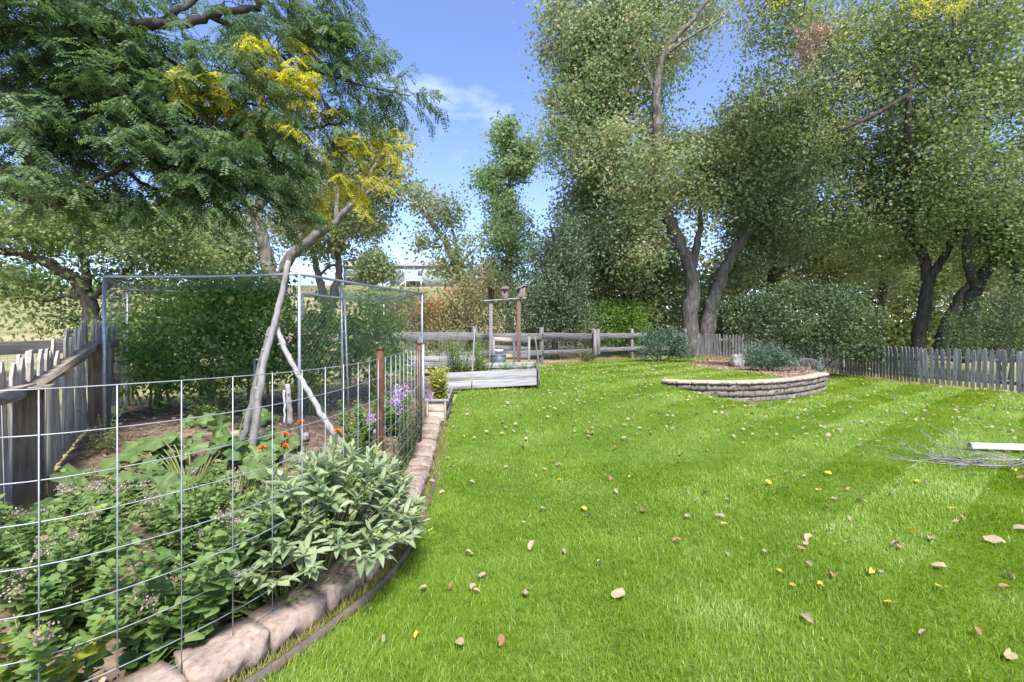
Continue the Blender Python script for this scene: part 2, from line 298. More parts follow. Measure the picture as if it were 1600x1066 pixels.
L_('fl_purple', [(0, (0.280, 0.138, 0.323)), (.5, (0.460, 0.276, 0.494)), (1, (0.620, 0.483, 0.608))], .3, 9, .3)
L_('fl_orange', [(0, (.55, .10, .01)), (.5, (.75, .19, .015)), (1, (.85, .32, .03))], .2, 9, .3)
L_('fl_yellowgreen', [(0, (.28, .33, .05)), (1, (.48, .50, .12))], .3, 9, .3)
L_('lf_dead', [(0, (.16, .10, .06)), (.5, (.33, .23, .16)), (1, (.46, .36, .28))], .2, 2, .3)
L_('fallen_tan', [(0, (0.288, 0.218, 0.122)), (1, (0.400, 0.328, 0.209))], .15, 3, .3, .6)
L_('fallen_yellow', [(0, (.50, .36, .03)), (1, (.62, .46, .08))], .2, 3, .3, .6)
L_('fallen_brown', [(0, (.17, .09, .035)), (1, (.32, .19, .09))], .1, 3, .3, .6)

# ------------------------------------------------------------------ ground
FRONT = np.array([(-1.95, .6), (-1.72, 1.0), (-1.5, 1.4), (-1.26, 1.79), (-1.09, 2.08), (-.97, 2.34), (-.82, 2.75), (-.77, 3.4), (-.84, 4.7), (-.95, 5.9), (-1.02, 6.62)])
LAWN = [tuple(p) for p in FRONT + (.0, 0)] + [(-.98, 7.0), (-1.0, 8.75), (-1.3, 8.85), (.52, 9.12), (.56, 10.4), (.75, 12.0), (.2, 13.6), (4.6, 18.2), (7.7, 19.3), (11.3, 15.6), (11.35, 12.7), (12.1, 10.85), (13.1, 8.7), (13.6, 6), (13.6, .6)]
MULCH = [(5.6, 14.4), (5.9, 12.9), (6.5, 11.9), (6.55, 10.9), (7.0, 10.95), (7.95, 11.75), (8.3, 11.35), (9.6, 12.9), (11.15, 15.0), (11.2, 15.5), (8.6, 17.9), (7.0, 17.4)]
def sheet(name, xs, ys, mask, mat, dz, label=None):
    X, Y = np.meshgrid(xs, ys); Z = G(X, Y) + dz
    V = np.stack([X, Y, Z], -1).reshape(-1, 3); nx = len(xs)
    i, j = np.meshgrid(np.arange(len(ys) - 1), np.arange(nx - 1), indexing='ij')
    q = np.stack([i * nx + j, i * nx + j + 1, (i + 1) * nx + j + 1, (i + 1) * nx + j], -1).reshape(-1, 4)
    if mask is not None:
        c = V[q].mean(1); q = q[mask(c[:, 0], c[:, 1])]
        u, inv = np.unique(q, return_inverse=True); V = V[u]; q = inv.reshape(-1, 4)
    mb = MB(); mb.add(V, None, q); o = mb.build(name, mat, smooth=True); tag(o, label, None, None, 'structure'); return o
gx = np.concatenate([np.linspace(-500, -40, 24), np.linspace(-36, -9, 28), np.arange(-8.5, 14.1, .18), np.linspace(15, 40, 26), np.linspace(50, 500, 22)])
gy = np.concatenate([np.linspace(-30, 0, 8), np.arange(.5, 20.1, .15), np.linspace(21, 40, 20), np.linspace(43, 140, 40), np.linspace(160, 900, 20)])
sheet('ground', gx, gy, None, M['field'], -.05)
GARDEN = [tuple(p) for p in FRONT] + [(-1.1, 7.2), (-1.25, 9.0), (.5, 9.15), (.55, 10.4), (.7, 12.4), (.1, 13.4), (-6.2, 7.4), (-5.4, 5.9), (-2.9, 1.9), (-2.3, .6)]
sheet('garden_soil', np.arange(-6.6, 1.0, .08), np.arange(.5, 13.8, .08), lambda x, y: inside(GARDEN, x, y), M['soil'], -.012)
sheet('lawn', np.arange(-2.2, 13.8, .09), np.arange(.5, 19.8, .09), lambda x, y: inside(LAWN, x, y), M['turf'], 0.0)
sheet('mulch_bed', np.arange(5.4, 11.6, .09), np.arange(10.6, 18.2, .09), lambda x, y: inside(MULCH, x, y) & (y > wall_y(x) + .2), M['mulch'], .012)

def grass(name, label):
    mb = MB()
    zones = [(1.5, 3.2, 10500, .042, .0036, 3), (3.2, 5.2, 5600, .044, .005, 3), (5.2, 8.5, 2600, .048, .0085, 1), (8.5, 13, 1300, .055, .015, 1), (13, 19.6, 700, .06, .024, 1)]
    for y0, y1, den, h, wd, seg in zones:
        x0 = max(-2.0, -1.15 * y1); x1 = min(13.6, 1.22 * y1 + .5); n = int((x1 - x0) * (y1 - y0) * den)
        x = rng.uniform(x0, x1, n); y = rng.uniform(y0, y1, n)
        m = inside(LAWN, x, y) & (x < 1.2 * y + .5)
        m &= ~((x > 3.2) & (x < 8) & (y > wall_y(x) - .02) & (y < wall_y(x) + .3)) & ~(inside(MULCH, x, y) & (y > wall_y(x) + .2))
        x = x[m]; y = y[m]; n = len(x)
        # mowing passes: blades lie one way or the other in bands, plus swirl
        u = (x * .62 - y * .78); mow = .14 + .55 * sst(1.2, 4.0, x); band = np.sign(np.sin(u * 2 * np.pi / 1.25 + .35 * np.sin(y * .9)))
        patch = np.sin(x * 2.1 + 1.3 * np.sin(y * 1.7)) * np.sin(y * 2.6 + 1.1 * np.sin(x * 1.3))
        lean = np.stack([.5 * band * mow + .2 * patch, .86 * band * mow + .16 * patch], -1) * .8 + rng.normal(0, .45, (n, 2))
        hh = h * rng.uniform(.55, 1.25, n) * (1 + .18 * patch)
        a = rng.uniform(0, np.pi, n); s = np.stack([np.cos(a), np.sin(a), np.zeros(n)], -1) * (wd * rng.uniform(.6, 1.3, n))[:, None] / 2
        b = np.stack([x, y, G(x, y) - .004], -1)
        mid = b + np.stack([lean[:, 0] * hh * .35, lean[:, 1] * hh * .35, hh * .62], -1)
        tip = b + np.stack([lean[:, 0] * hh * 1.0, lean[:, 1] * hh * 1.0, hh * (1 - .18 * np.clip(np.hypot(*lean.T), 0, 2))], -1)
        if seg == 3:
            V = np.stack([b - s, b + s, mid - s * .8, mid + s * .8, tip], 1).reshape(-1, 3); t = np.array([(0, 1, 3), (0, 3, 2), (2, 3, 4)]); k = 5
        else:
            V = np.stack([b - s, b + s, tip], 1).reshape(-1, 3); t = np.array([(0, 1, 2)]); k = 3
        T = (t[None] + (np.arange(n) * k)[:, None, None]).reshape(-1, 3); mb.add(V, T)
    o = mb.build(name, M['grass']); tag(o, label, 'grass', None, 'stuff')
grass('lawn_grass', 'short bright green mown grass covering the yard')
def scatter(name, label, cat, poly, n, size, mat, dz=.004, flat=1.6, shape=KITE, ex=None, asp=.5):
    P = np.array(poly); x = rng.uniform(P[:, 0].min(), P[:, 0].max(), n * 3); y = rng.uniform(P[:, 1].min(), P[:, 1].max(), n * 3)
    m = inside(poly, x, y)
    if ex is not None: m &= ex(x, y)
    x = x[m][:n]; y = y[m][:n]; k = len(x); F = rdir(k); F[:, 2] *= .25; Nn = rdir(k, flat)
    L = size * rng.uniform(.5, 1.5, k)
    mb = MB(); mb.add(*leaves(np.stack([x, y, G(x, y) + dz + L * .12], -1), F, Nn, L, L * asp, shape)); o = mb.build(name, mat); return tag(o, label, cat, None, 'stuff')
scatter('soil_litter', 'dry bark chips and leaf bits strewn over the garden soil', 'litter', GARDEN, 5200, .045, M['chips'])
scatter('mulch_litter', 'brown leaf litter in the bed behind the stone wall', 'litter', MULCH, 2600, .07, M['lf_dead'], .02, ex=lambda x, y: y > wall_y(x) + .2)
# dry verge grass tufts
def tufts(name, label, pts, h, mat, blades=36, spread=.16):
    mb = MB()
    for (x, y) in pts:
        n = blades; a = rng.uniform(0, 6.28, n); r = spread * np.sqrt(rng.uniform(0, 1, n)); bx = x + r * np.cos(a); by = y + r * np.sin(a)
        b = np.stack([bx, by, G(bx, by) - .01], -1); hh = h * rng.uniform(.5, 1.2, n); l = rng.normal(0, .35, (n, 2))
        s = np.stack([np.cos(a), np.sin(a), a * 0], -1) * .004
        tip = b + np.stack([l[:, 0] * hh, l[:, 1] * hh, hh], -1)
        mb.add(np.stack([b - s, b + s, tip], 1).reshape(-1, 3), np.arange(n * 3).reshape(-1, 3))
    o = mb.build(name, mat); return tag(o, label, 'grass', None, 'stuff')

# ------------------------------------------------------------------ fences
# rail fence along the back
RAILPTS = [(-12.5, 2.2), (-9.6, 4.9), (-6.6, 7.55), (-3.75, 10.3), (-1.12, 13.0), (.92, 15.0), (3.05, 17.4), (4.95, 19.0), (7.45, 19.75)]
rf = empty('rail_fence', (*RAILPTS[4], Gf(*RAILPTS[4])), 'weathered grey two-rail plank fence with thick posts across the back of the yard', 'fence')
for i, (x, y) in enumerate(RAILPTS):
    g = Gf(x, y); h = 1.22
    mb = MB(); V, T, Q = box(x, y, g + h / 2 - .1, .2, .17, h + .2, .78, .02); V = V + np.where(V[:, 2:] > g + 1, .02, 0) * np.array((.5, -.3, 1)); mb.add(V, T, Q)
    o = mb.build('post', M['wood'], rf, off=(0, 0, 0)); o.data.transform(Matrix.Translation((-x, -y, -g))); o.location = Vector((x, y, g)) - rf.location
for i in range(len(RAILPTS) - 1):
    a, b = np.array(RAILPTS[i]), np.array(RAILPTS[i + 1]); f = unit(b - a); n = np.array((f[1], -f[0]))
    for hz, ht in ((.96, .21), (.42, .17)):
        j = random.uniform(-.02, .02)
        A = np.array((*(a + f * .01 + n * .1), Gf(*a) + hz + j)); B = np.array((*(b - f * .01 + n * .1), Gf(*b) + hz + random.uniform(-.02, .02)))
        V, T, Q = beam((-np.linalg.norm(B - A) / 2, 0, 0), (np.linalg.norm(B - A) / 2, 0, 0), .05, ht * random.uniform(.92, 1.08), .008)
        me = MB().add(V, T, Q).mesh('rail'); me.materials.append(M['rail_warm'] if i in (2,) and hz > .9 else M['rail']); o = link('rail', me, rf)
        o.matrix_local = Matrix.Translation(Vector((A + B) / 2) - rf.location) @ Vector(B - A).to_track_quat('X', 'Z').to_matrix().to_4x4()
# wide upright boards nailed on the fence
a = np.array((3.05, 17.4)); f = unit(np.array((1.0, .9)))
for k in range(2):
    c = a + f * (.02 + .21 * (k - .5)) + np.array((.14, -.16))
    V, T, Q = box(0, 0, 0, .2, .045, .98, math.atan2(f[1], f[0]), .006); me = MB().add(V, T, Q).mesh('board'); me.materials.append(M['wood']); o = link('board', me, rf); o.location = Vector((c[0], c[1], Gf(*c) + .72 + .02 * k)) - rf.location
# wire mesh on the rails
mb = MB()
for i in range(len(RAILPTS) - 1):
    a, b = np.array(RAILPTS[i]), np.array(RAILPTS[i + 1]); L = np.linalg.norm(b - a); f = (b - a) / L; n = np.array((f[1], -f[0])) * -.09
    for s in np.arange(.1, L, .075):
        p = a + f * s + n; g = Gf(*p); mb.add(*tube([(p[0], p[1], g + .02), (p[0], p[1], g + .95)], .0016, 3))
    for hz in np.arange(.05, 1.0, .1):
        p, q = a + n, b + n; mb.add(*tube([(p[0], p[1], Gf(*p) + hz), (q[0], q[1], Gf(*q) + hz)], .0016, 3))
o = mb.build('wire_mesh', M['darkwire'], rf); o['kind'] = 'stuff'

def picket_mesh(name, wd, ht, th, style):
    if style == 'spade': pr = [(-.5, 0), (.5, 0), (.5, .885), (.36, .905), (.36, .918), (.5, .935), (.33, .965), (0, 1.0), (-.33, .965), (-.5, .935), (-.36, .918), (-.36, .905), (-.5, .885)]
    else: pr = [(-.5, 0), (.5, 0), (.5, .92), (.30, .955), (.18, 1.0), (-.16, .995), (-.30, .95), (-.5, .915)]
    n = len(pr); V = [(x * wd, -th / 2, z * ht) for x, z in pr] + [(x * wd, th / 2, z * ht) for x, z in pr]
    F = [list(range(n)), list(range(2 * n - 1, n - 1, -1))] + [[(i + 1) % n, i, n + i, n + (i + 1) % n] for i in range(n)]
    me = bpy.data.meshes.new(name); me.from_pydata(V, [], F); me.update(); return me
def picket_fence(name, label, pts, pitch, ms, mat, side, hvar, rails, railmat, posts, tilt=.02, skip=()):
    P = np.array(pts); root = empty(name, (P[0][0], P[0][1], Gf(*P[0])), label, 'fence')
    L = along(P, [0])[2]; S = np.arange(pitch / 2, L, pitch); X, Tn, _ = along(P, S)
    for me in ms:
        if not me.materials: me.materials.append(mat)
    for i, (x, t) in enumerate(zip(X, Tn)):
        n = np.array((t[1], -t[0])) * side; c = x + n * .045
        o = link('picket', ms[i % len(ms)], root); o.location = Vector((c[0], c[1], Gf(*c) + .03 + random.uniform(0, .025))) - root.location
        o.rotation_euler = (random.gauss(0, tilt), random.gauss(0, tilt), math.atan2(t[1], t[0]) + random.gauss(0, .03)); o.scale = (random.uniform(.93, 1.05), 1, 1 + random.gauss(0, hvar))
    for k in range(len(P) - 1):
        a, b = P[k], P[k + 1]; f = unit(b - a); n = np.array((f[1], -f[0])) * side
        for hz, wd, ht in rails:
            A = np.array((*(a - n * .0), Gf(*a) + hz)); B = np.array((*(b - n * .0), Gf(*b) + hz)); l = np.linalg.norm(B - A)
            me = MB().add(*beam((-l / 2, 0, 0), (l / 2, 0, 0), wd, ht, .006)).mesh('rail'); me.materials.append(railmat); o = link('rail', me, root)
            o.matrix_local = Matrix.Translation(Vector((A + B) / 2) - root.location) @ Vector(B - A).to_track_quat('X', 'Z').to_matrix().to_4x4()
    for (x, y), sx, h in posts:
        me = MB().add(*box(0, 0, h / 2 - .1, sx, sx, h + .2, 0, .008)).mesh('post'); me.materials.append(mat); o = link('post', me, root); o.location = Vector((x, y, Gf(x, y))) - root.location; o.rotation_euler = (0, 0, math.atan2(P[-1][1] - P[0][1], P[-1][0] - P[0][0]))
    return root
spade = [picket_mesh('picket', .085, 1.0, .018, 'spade') for _ in range(2)]
RF = [(8.0, 19.7), (9.7, 17.9), (11.45, 15.75), (11.5, 12.8), (12.2, 10.95), (13.2, 9.0)]
picket_fence('picket_fence', 'grey weathered picket fence with spade tops along the right side of the lawn', RF, .122, spade, M['wood'], 1, .015, [(.22, .04, .085), (.78, .04, .085)], M['rail'],
             [((p[0] + .10, p[1] + .05), .09, .98) for p in RF], .02)
old = [picket_mesh('picket', .092, 1.22, .02, 'old') for _ in range(2)]
LF = [(-2.62, 1.35), (-4.07, 3.83), (-5.12, 5.6), (-5.55, 6.35)]
pf = picket_fence('picket_fence', 'rough pale picket fence with top rail at the left of the vegetable garden', LF, .102, old, M['wood_warm'], -1, .03, [(1.0, .1, .1)], M['rail_warm'],
             [((-3.97, 3.78), .2, 1.04), ((-5.03, 5.55), .18, 1.03), ((-2.9, 1.9), .12, 1.03)], .03)

# ------------------------------------------------------------------ block edging beside the lawn
def block_mesh(name, L, D, H, seed, taper=.12, rough=.012):
    g = np.random.default_rng(seed); nx, nz = 9, 4
    V = []; idx = {}
    ny = 4
    for i in range(nx):
        for j in range(ny):
            for k in range(nz):
                if i in (0, nx - 1) or j in (0, ny - 1) or k in (0, nz - 1):
                    u = i / (nx - 1) - .5; v = j / (ny - 1); z = k / (nz - 1)
                    x = u * L * (1 - taper * v); y = v * D; zz = z * H
                    amp = rough * (1 if j == 0 else .35) * (.25 if k == nz - 1 and j > 0 else 1)
                    p = np.array((x, y, zz)) + g.normal(0, 1, 3) * (amp * .4, amp, amp * .4)
                    if j == 0: p[1] -= .022 * (1 - (2 * u) ** 2) * (1 - abs(z - .5)) - .012 * (k in (0, nz - 1))
                    if k == nz - 1 and j == 0: p[2] -= .008
                    idx[i, j, k] = len(V); V.append(p)
    F = []
    for i in range(nx - 1):
        for j in range(ny - 1): F += [(idx[i, j, 0], idx[i, j + 1, 0], idx[i + 1, j + 1, 0], idx[i + 1, j, 0]), (idx[i, j, nz - 1], idx[i + 1, j, nz - 1], idx[i + 1, j + 1, nz - 1], idx[i, j + 1, nz - 1])]
        for k in range(nz - 1): F += [(idx[i, 0, k], idx[i + 1, 0, k], idx[i + 1, 0, k + 1], idx[i, 0, k + 1]), (idx[i, ny - 1, k], idx[i, ny - 1, k + 1], idx[i + 1, ny - 1, k + 1], idx[i + 1, ny - 1, k])]
    for j in range(ny - 1):
        for k in range(nz - 1): F += [(idx[0, j, k], idx[0, j, k + 1], idx[0, j + 1, k + 1], idx[0, j + 1, k]), (idx[nx - 1, j, k], idx[nx - 1, j + 1, k], idx[nx - 1, j + 1, k + 1], idx[nx - 1, j, k + 1])]
    return MB().add(V, None, F).mesh(name)
eb = empty('block_edging', (*FRONT[5], Gf(*FRONT[5])), 'row of pinkish concrete blocks edging the garden bed beside the lawn', 'edging')
bms = [block_mesh('block', .325, .2, .15, 40 + k) for k in range(4)]
for m_ in bms: m_.materials.append(M['block'])
S = np.arange(.2, along(FRONT, [0])[2], .338); X, Tn, _ = along(FRONT, S)
for i, (x, t) in enumerate(zip(X, Tn)):
    o = link('block', bms[i % 4], eb); n = np.array((-t[1], t[0])); c = x + n * .035
    o.location = Vector((c[0], c[1], Gf(*x) - .02 + random.uniform(-.008, .01))) - eb.location
    o.rotation_euler = (random.gauss(0, .02), random.gauss(0, .02), math.atan2(t[1], t[0]) + random.gauss(0, .025))
# strip of lawn edging
e = MB(); P = smooth_line(FRONT[1:9], 5); P = np.stack([P[:, 0] + .075, P[:, 1] - .02], -1)
Tn_ = unit(np.gradient(P, axis=0)); Nn_ = np.stack([Tn_[:, 1], -Tn_[:, 0]], -1) * .008; gz_ = G(P[:, 0], P[:, 1]); m_ = len(P)
V = np.stack([np.column_stack([P + sg * Nn_, gz_ + hz]) for sg, hz in ((-1, -.03), (-1, .052), (1, .052), (1, -.03))], 1).reshape(-1, 3)
e.add(V, None, [(i_ * 4 + k, i_ * 4 + (k + 1) % 4, i_ * 4 + 4 + (k + 1) % 4, i_ * 4 + 4 + k) for i_ in range(m_ - 1) for k in range(4)])
o = e.build('lawn_edging_strip', M['edging'], loc=(P[0][0], P[0][1], 0)); tag(o, 'thin brown edging strip between the concrete blocks and the lawn', 'edging')
o = tufts('verge_grass', 'yellowish straggly grass growing against the concrete blocks', [(p[0] + random.uniform(.0, .06), p[1]) for p in along(FRONT, np.arange(1.0, 7, .035))[0]], .075, M['drygrass'], 22, .05)
tufts('fence_weeds', 'dry weeds and grass along the back fence', [(x + random.uniform(.05, .35), x + 14.1 - random.uniform(.05, .35)) for x in np.arange(-2, 4.2, .05)] + [(p[0] - random.uniform(0, .25), p[1] - random.uniform(0, .2)) for p in along(RF, np.arange(.2, 10, .08))[0]], .2, M['drygrass'], 20, .12)

# ------------------------------------------------------------------ retaining wall
rw = empty('retaining_wall', (4.95, 9.6, Gf(4.95, 9.3)), 'curved low stacked-stone retaining wall with tan cap stones at the lawn terrace', 'wall')
WS = smooth_line(WALL, 8); Lw = along(WS, [0])[2]
wms = [block_mesh('wall_block', .295, .2, .128, 60 + k, .05, .016) for k in range(5)]; cms = [block_mesh('cap_stone', .3, .26, .075, 80 + k, .04, .008) for k in range(4)]
for m_ in wms: m_.materials.append(M['wallblock'])
for m_ in cms: m_.materials.append(M['cap'])
for row in range(3):
    S = np.arange(.15 + .15 * (row % 2), Lw - .05, .302); X, Tn, _ = along(WS, S)
    for i, (x, t) in enumerate(zip(X, Tn)):
        z = .405 - .131 * (row + 1); 
        if z + .12 < Gf(x[0], x[1] - .1): continue
        n = np.array((-t[1], t[0])); o = link('wall_block', wms[(i * 3 + row) % 5], rw); c = x + n * (.012 - .006 * row)
        o.location = Vector((c[0], c[1], z)) - rw.location; o.rotation_euler = (random.gauss(0, .01), random.gauss(0, .01), math.atan2(t[1], t[0]) + random.gauss(0, .02)); o.scale = (random.choice((.97, 1, .99)), 1, .98)
S = np.arange(.15, Lw, .306); X, Tn, _ = along(WS, S)
for i, (x, t) in enumerate(zip(X, Tn)):
    n = np.array((-t[1], t[0])); c = x - n * .02; o = link('cap_stone', cms[i % 4], rw); o.location = Vector((c[0], c[1], .408)) - rw.location; o.rotation_euler = (random.gauss(0, .008), random.gauss(0, .008), math.atan2(t[1], t[0]) + random.gauss(0, .015))

# ------------------------------------------------------------------ trees
LN, LS = 1.38, 1.22
def tree(name, label, cat, base, limbs, blobs, leafmats, bark, leaf, n_leaf, cr, seed, group=None, droop=-.3, twig=.7, shape=KITE, k=7, flat=.75, twr=1.0):
    g = np.random.default_rng(seed); bx, by = base; bz = Gf(bx, by); n_leaf = int(n_leaf * LN); leaf = (leaf[0] * LS, leaf[1])
    root = empty(name, (bx, by, bz), label, cat, group)
    mb = MB(); nodes = []
    for pts, r0, r1 in limbs:
        P = smooth_line(np.array([W(*p) if len(p) == 3 else p[:3] for p in pts]), 7)
        P[1:-1] += g.normal(0, r0 * .09, P[1:-1].shape); r = np.linspace(r0, r1, len(P)) ** 1.0
        r = r * (1 + .045 * g.normal(size=len(P)))
        if P[0][2] < bz + 1.2: r[:3] *= (1.3, 1.12, 1.04)
        mb.add(*tube(P, r, k)); nodes.append(P[len(P) // 3:])
    nodes = np.concatenate(nodes)
    cl = []
    for b in blobs:
        c = W(b[0], b[1], b[2]); s = b[2] / FPX; n = b[6]
        d = rdir(n, 0, g) * (g.uniform(0, 1, (n, 1)) ** (1 / 2.4)); cl.append(c + d * (b[3] * s, b[5], b[4] * s))
    cl = np.concatenate(cl); cl = cl[cl[:, 2] > G(cl[:, 0], cl[:, 1]) + .15]
    d0 = np.min(np.linalg.norm(cl[:, None] - nodes[None, ::2], axis=2), axis=1); cl = cl[np.argsort(d0)]
    for c in cl:
        if g.uniform() > twig: continue
        i = np.argmin(np.linalg.norm(nodes - c, axis=1)); a = nodes[i]; L = np.linalg.norm(c - a)
        if L < .08: continue
        m1 = a + (c - a) * .4 + g.normal(0, .07 * L, 3) + (0, 0, .1 * L); m2 = a + (c - a) * .75 + g.normal(0, .05 * L, 3) + (0, 0, .06 * L)
        mb.add(*tube(np.array([a, m1, m2, c]), np.array([.012 + .012 * L, .009 + .008 * L, .006 + .005 * L, .004]) * twr, 4)); nodes = np.concatenate([nodes, [m1, m2, c]])
    mb.build('trunk', bark, root, smooth=True)
    nc = len(cl); per = g.gamma(3, 1 / 3, nc); per = np.maximum(3, per / per.mean() * n_leaf / nc).astype(int)
    idx = np.repeat(np.arange(nc), per); n = len(idx)
    crs = cr * g.uniform(.6, 1.35, nc)
    C = cl[idx] + g.normal(0, 1, (n, 3)) * crs[idx][:, None] * (1, 1, flat)
    F = rdir(n, droop, g); N = rdir(n, .45, g); Ls = leaf[0] * g.uniform(.6, 1.25, n)
    which = g.integers(0, 1000, nc)[idx] if len(leafmats) > 1 else np.zeros(n, int)
    edges = np.cumsum([w_ for _, w_ in leafmats]) * 1000
    lo = 0
    for (mt, w_), e_ in zip(leafmats, edges):
        s = (which >= lo) & (which < e_ + .5); lo = e_ + .5
        if not s.any(): continue
        o = MB().add(*leaves(C[s], F[s], N[s], Ls[s], Ls[s] * leaf[1], shape)).build('crown', M[mt], root); o['kind'] = 'stuff'
    return root
B = M['bark']; BD = M['bark_dark']
# --- twin-stemmed cottonwood behind the terrace
z = 20.6
tree('cottonwood_tree', 'tall twin-trunked cottonwood behind the terrace lawn, its crown reaching the top of the picture', 'tree', ((1085 - HX) / FPX * z, z),
     [([(1080, 562, z), (1079, 500, z), (1082, 440, z), (1066, 390, z - .2), (1040, 335, z - .3), (1022, 293, z - .9), (1026, 220, z - 1.6), (1026, 150, z - 1.9), (1040, 80, z - 1.9), (1090, 20, z - 1.8), (1140, -60, z - 1.6)], .40, .06),
      ([(1098, 562, z + .1), (1107, 505, z + .1), (1122, 450, z + .2), (1150, 390, z), (1190, 340, z - .5), (1235, 290, z - .8), (1290, 230, z - 1)], .42, .08),
      ([(1080, 425, z), (1090, 380, z - .3), (1095, 340, z - .6), (1075, 260, z - .8)], .22, .05),
      ([(1026, 150, z - 1.9), (1000, 90, z - 1), (960, 20, z), (940, -50, z)], .13, .03), ([(1026, 215, z - 1.6), (970, 180, z - 1), (910, 130, z - 1)], .09, .03),
      ([(1066, 390, z), (1000, 350, z - 1.3), (940, 330, z - 1.6)], .09, .03), ([(1040, 85, z - 1.9), (1075, 60, z - 2.1), (1140, 20, z - 2.1)], .09, .03), ([(1100, -10, z), (1080, -120, z), (1060, -220, z)], .08, .03)],
     [(930, 60, z, 85, 130, 2.6, 150), (905, 190, z, 62, 110, 2.2, 95), (965, 280, z - .5, 75, 100, 2.5, 110), (985, 110, z, 90, 120, 2.6, 110), (930, 390, z + .6, 70, 60, 1.6, 60), (1060, 30, z, 85, 70, 2.2, 48), (1060, 240, z + .8, 60, 60, 1.2, 30),
      (985, 390, z - .3, 55, 50, 1.5, 44), (1120, 280, z - 1.0, 70, 60, 1.6, 54), (1180, 240, z - 1, 90, 90, 2.2, 90), (1135, 430, z + 1.2, 40, 40, .8, 16), (1030, 460, z + 1.6, 60, 50, 1, 30), (1000, -90, z, 180, 110, 3, 120), (1200, 360, z, 70, 60, 2, 50)],
     [('lf_cotton', .62), ('lf_cotton_cool', .38)], B, (.115, .8), 104000, .46, 11, None, -.4)
z = 23.5
tree('cottonwood_tree', 'straight dark-trunked tree between the dark olive bush and the twin cottonwood', 'tree', ((978 - HX) / FPX * z, z),
     [([(980, 545, z), (979, 470, z), (976, 410, z), (973, 350, z), (968, 280, z), (960, 190, z)], .34, .10), ([(978, 395, z), (1010, 372, z), (1045, 355, z)], .1, .03), ([(974, 360, z), (940, 310, z), (915, 250, z)], .1, .03)],
     [(920, 330, z, 55, 75, 2, 60), (940, 440, z, 60, 55, 1.8, 46), (1015, 430, z, 50, 60, 1.8, 40), (1000, 320, z, 60, 60, 2, 40)],
     [('lf_cotton', .7), ('lf_pale', .3)], BD, (.13, .8), 20000, .5, 12)
# --- right hand woodland trees
def rt(label, base, z, limbs, blobs, n, seed, leafm=(('lf_right', .8), ('lf_cotton', .2)), leaf=(.088, .82)):
    return tree('woodland_tree', label, 'tree', ((base - HX) / FPX * z, z), limbs, blobs, list(leafm), BD, leaf, n, .42, seed, 'woodland trees beyond the right picket fence', -.35)
z = 17
rt('leaning dark tree whose trunk bends left above the right picket fence', 1437, z, [([(1434, 560, z), (1437, 520, z), (1446, 470, z), (1449, 430, z), (1440, 395, z), (1424, 372, z), (1390, 340, z), (1350, 290, z - .5)], .25, .09), ([(1449, 440, z), (1480, 390, z - .5), (1500, 310, z - 1), (1490, 220, z - 1)], .16, .04),
      ([(1310, 205, z - 2.4), (1365, 180, z - 2.5), (1420, 148, z - 2.4)], .045, .08), ([(1424, 372, z), (1420, 250, z - 1.8), (1420, 148, z - 2.4), (1440, 60, z - 2)], .12, .05)],
      [(1330, 190, z - .6, 100, 110, 2.0, 120), (1240, 130, z, 80, 110, 2.0, 105), (1400, 270, z - .4, 90, 70, 1.8, 70), (1300, 330, z, 80, 55, 1.5, 56), (1390, 90, z - 1, 90, 90, 1.9, 90), (1390, 400, z + 1, 70, 40, 1.3, 34), (1260, 10, z, 110, 70, 2, 80)], 40000, 21)
z = 16
rt('thick leaning trunk tree just behind the spade-topped pickets, leaning right', 1503, z, [([(1496, 562, z), (1505, 520, z), (1518, 470, z), (1540, 425, z), (1575, 370, z - .3), (1620, 300, z - .5)], .29, .12), ([(1525, 455, z), (1510, 390, z - .5), (1520, 310, z - .8), (1540, 200, z - 1)], .16, .05)],
      [(1490, 220, z - 1, 100, 110, 2, 105), (1560, 110, z - 1, 90, 110, 2, 95), (1560, 330, z - .8, 80, 70, 1.6, 62), (1480, 60, z - 1, 90, 80, 2, 70), (1450, 330, z, 70, 50, 1.4, 34), (1530, -50, z - 1, 130, 70, 2, 50)], 34000, 22, (('lf_right', .6), ('lf_elm', .4)))
z = 19
rt('slim leaning trunk between two thicker leaning trunks at the right', 1468, z, [([(1466, 560, z), (1476, 515, z), (1500, 465, z), (1535, 410, z), (1560, 340, z)], .26, .1)], [(1540, 400, z, 60, 45, 1.6, 30), (1500, 350, z + .5, 80, 50, 1.6, 36)], 9000, 23)
z = 15.5
rt('rightmost dark trunk leaning out of the picture', 1590, z, [([(1560, 562, z), (1572, 500, z), (1590, 450, z), (1630, 390, z)], .27, .12), ([(1590, 450, z), (1580, 380, z), (1600, 300, z - .5)], .12, .05)], [(1600, 420, z, 50, 50, 1.4, 22), (1640, 250, z - .4, 90, 160, 2, 70), (1590, 370, z, 60, 40, 1.2, 26)], 15000, 24)
z = 22
rt('hazy leaning trunk rising behind the lilac bush', 1210, z, [([(1195, 560, z), (1205, 470, z), (1212, 400, z), (1200, 320, z), (1210, 240, z)], .34, .12), ([(1208, 430, z), (1260, 400, z), (1330, 350, z), (1390, 325, z)], .17, .06), ([(1210, 400, z), (1250, 350, z), (1270, 300, z)], .14, .05)],
      [(1200, 330, z, 70, 60, 2, 50), (1290, 400, z + .5, 80, 45, 1.6, 40), (1240, 240, z, 80, 60, 2, 50)], 18000, 25, leaf=(.125, .82))
z = 24
rt('faint straight trunk far back between the woodland trunks', 1375, z, [([(1372, 560, z), (1378, 470, z), (1385, 400, z), (1375, 330, z)], .24, .1)], [(1370, 380, z, 80, 60, 2, 44), (1450, 420, z, 60, 50, 2, 28)], 9000, 26, leaf=(.13, .82))
# dead leaf cluster hanging in the crown
o = None
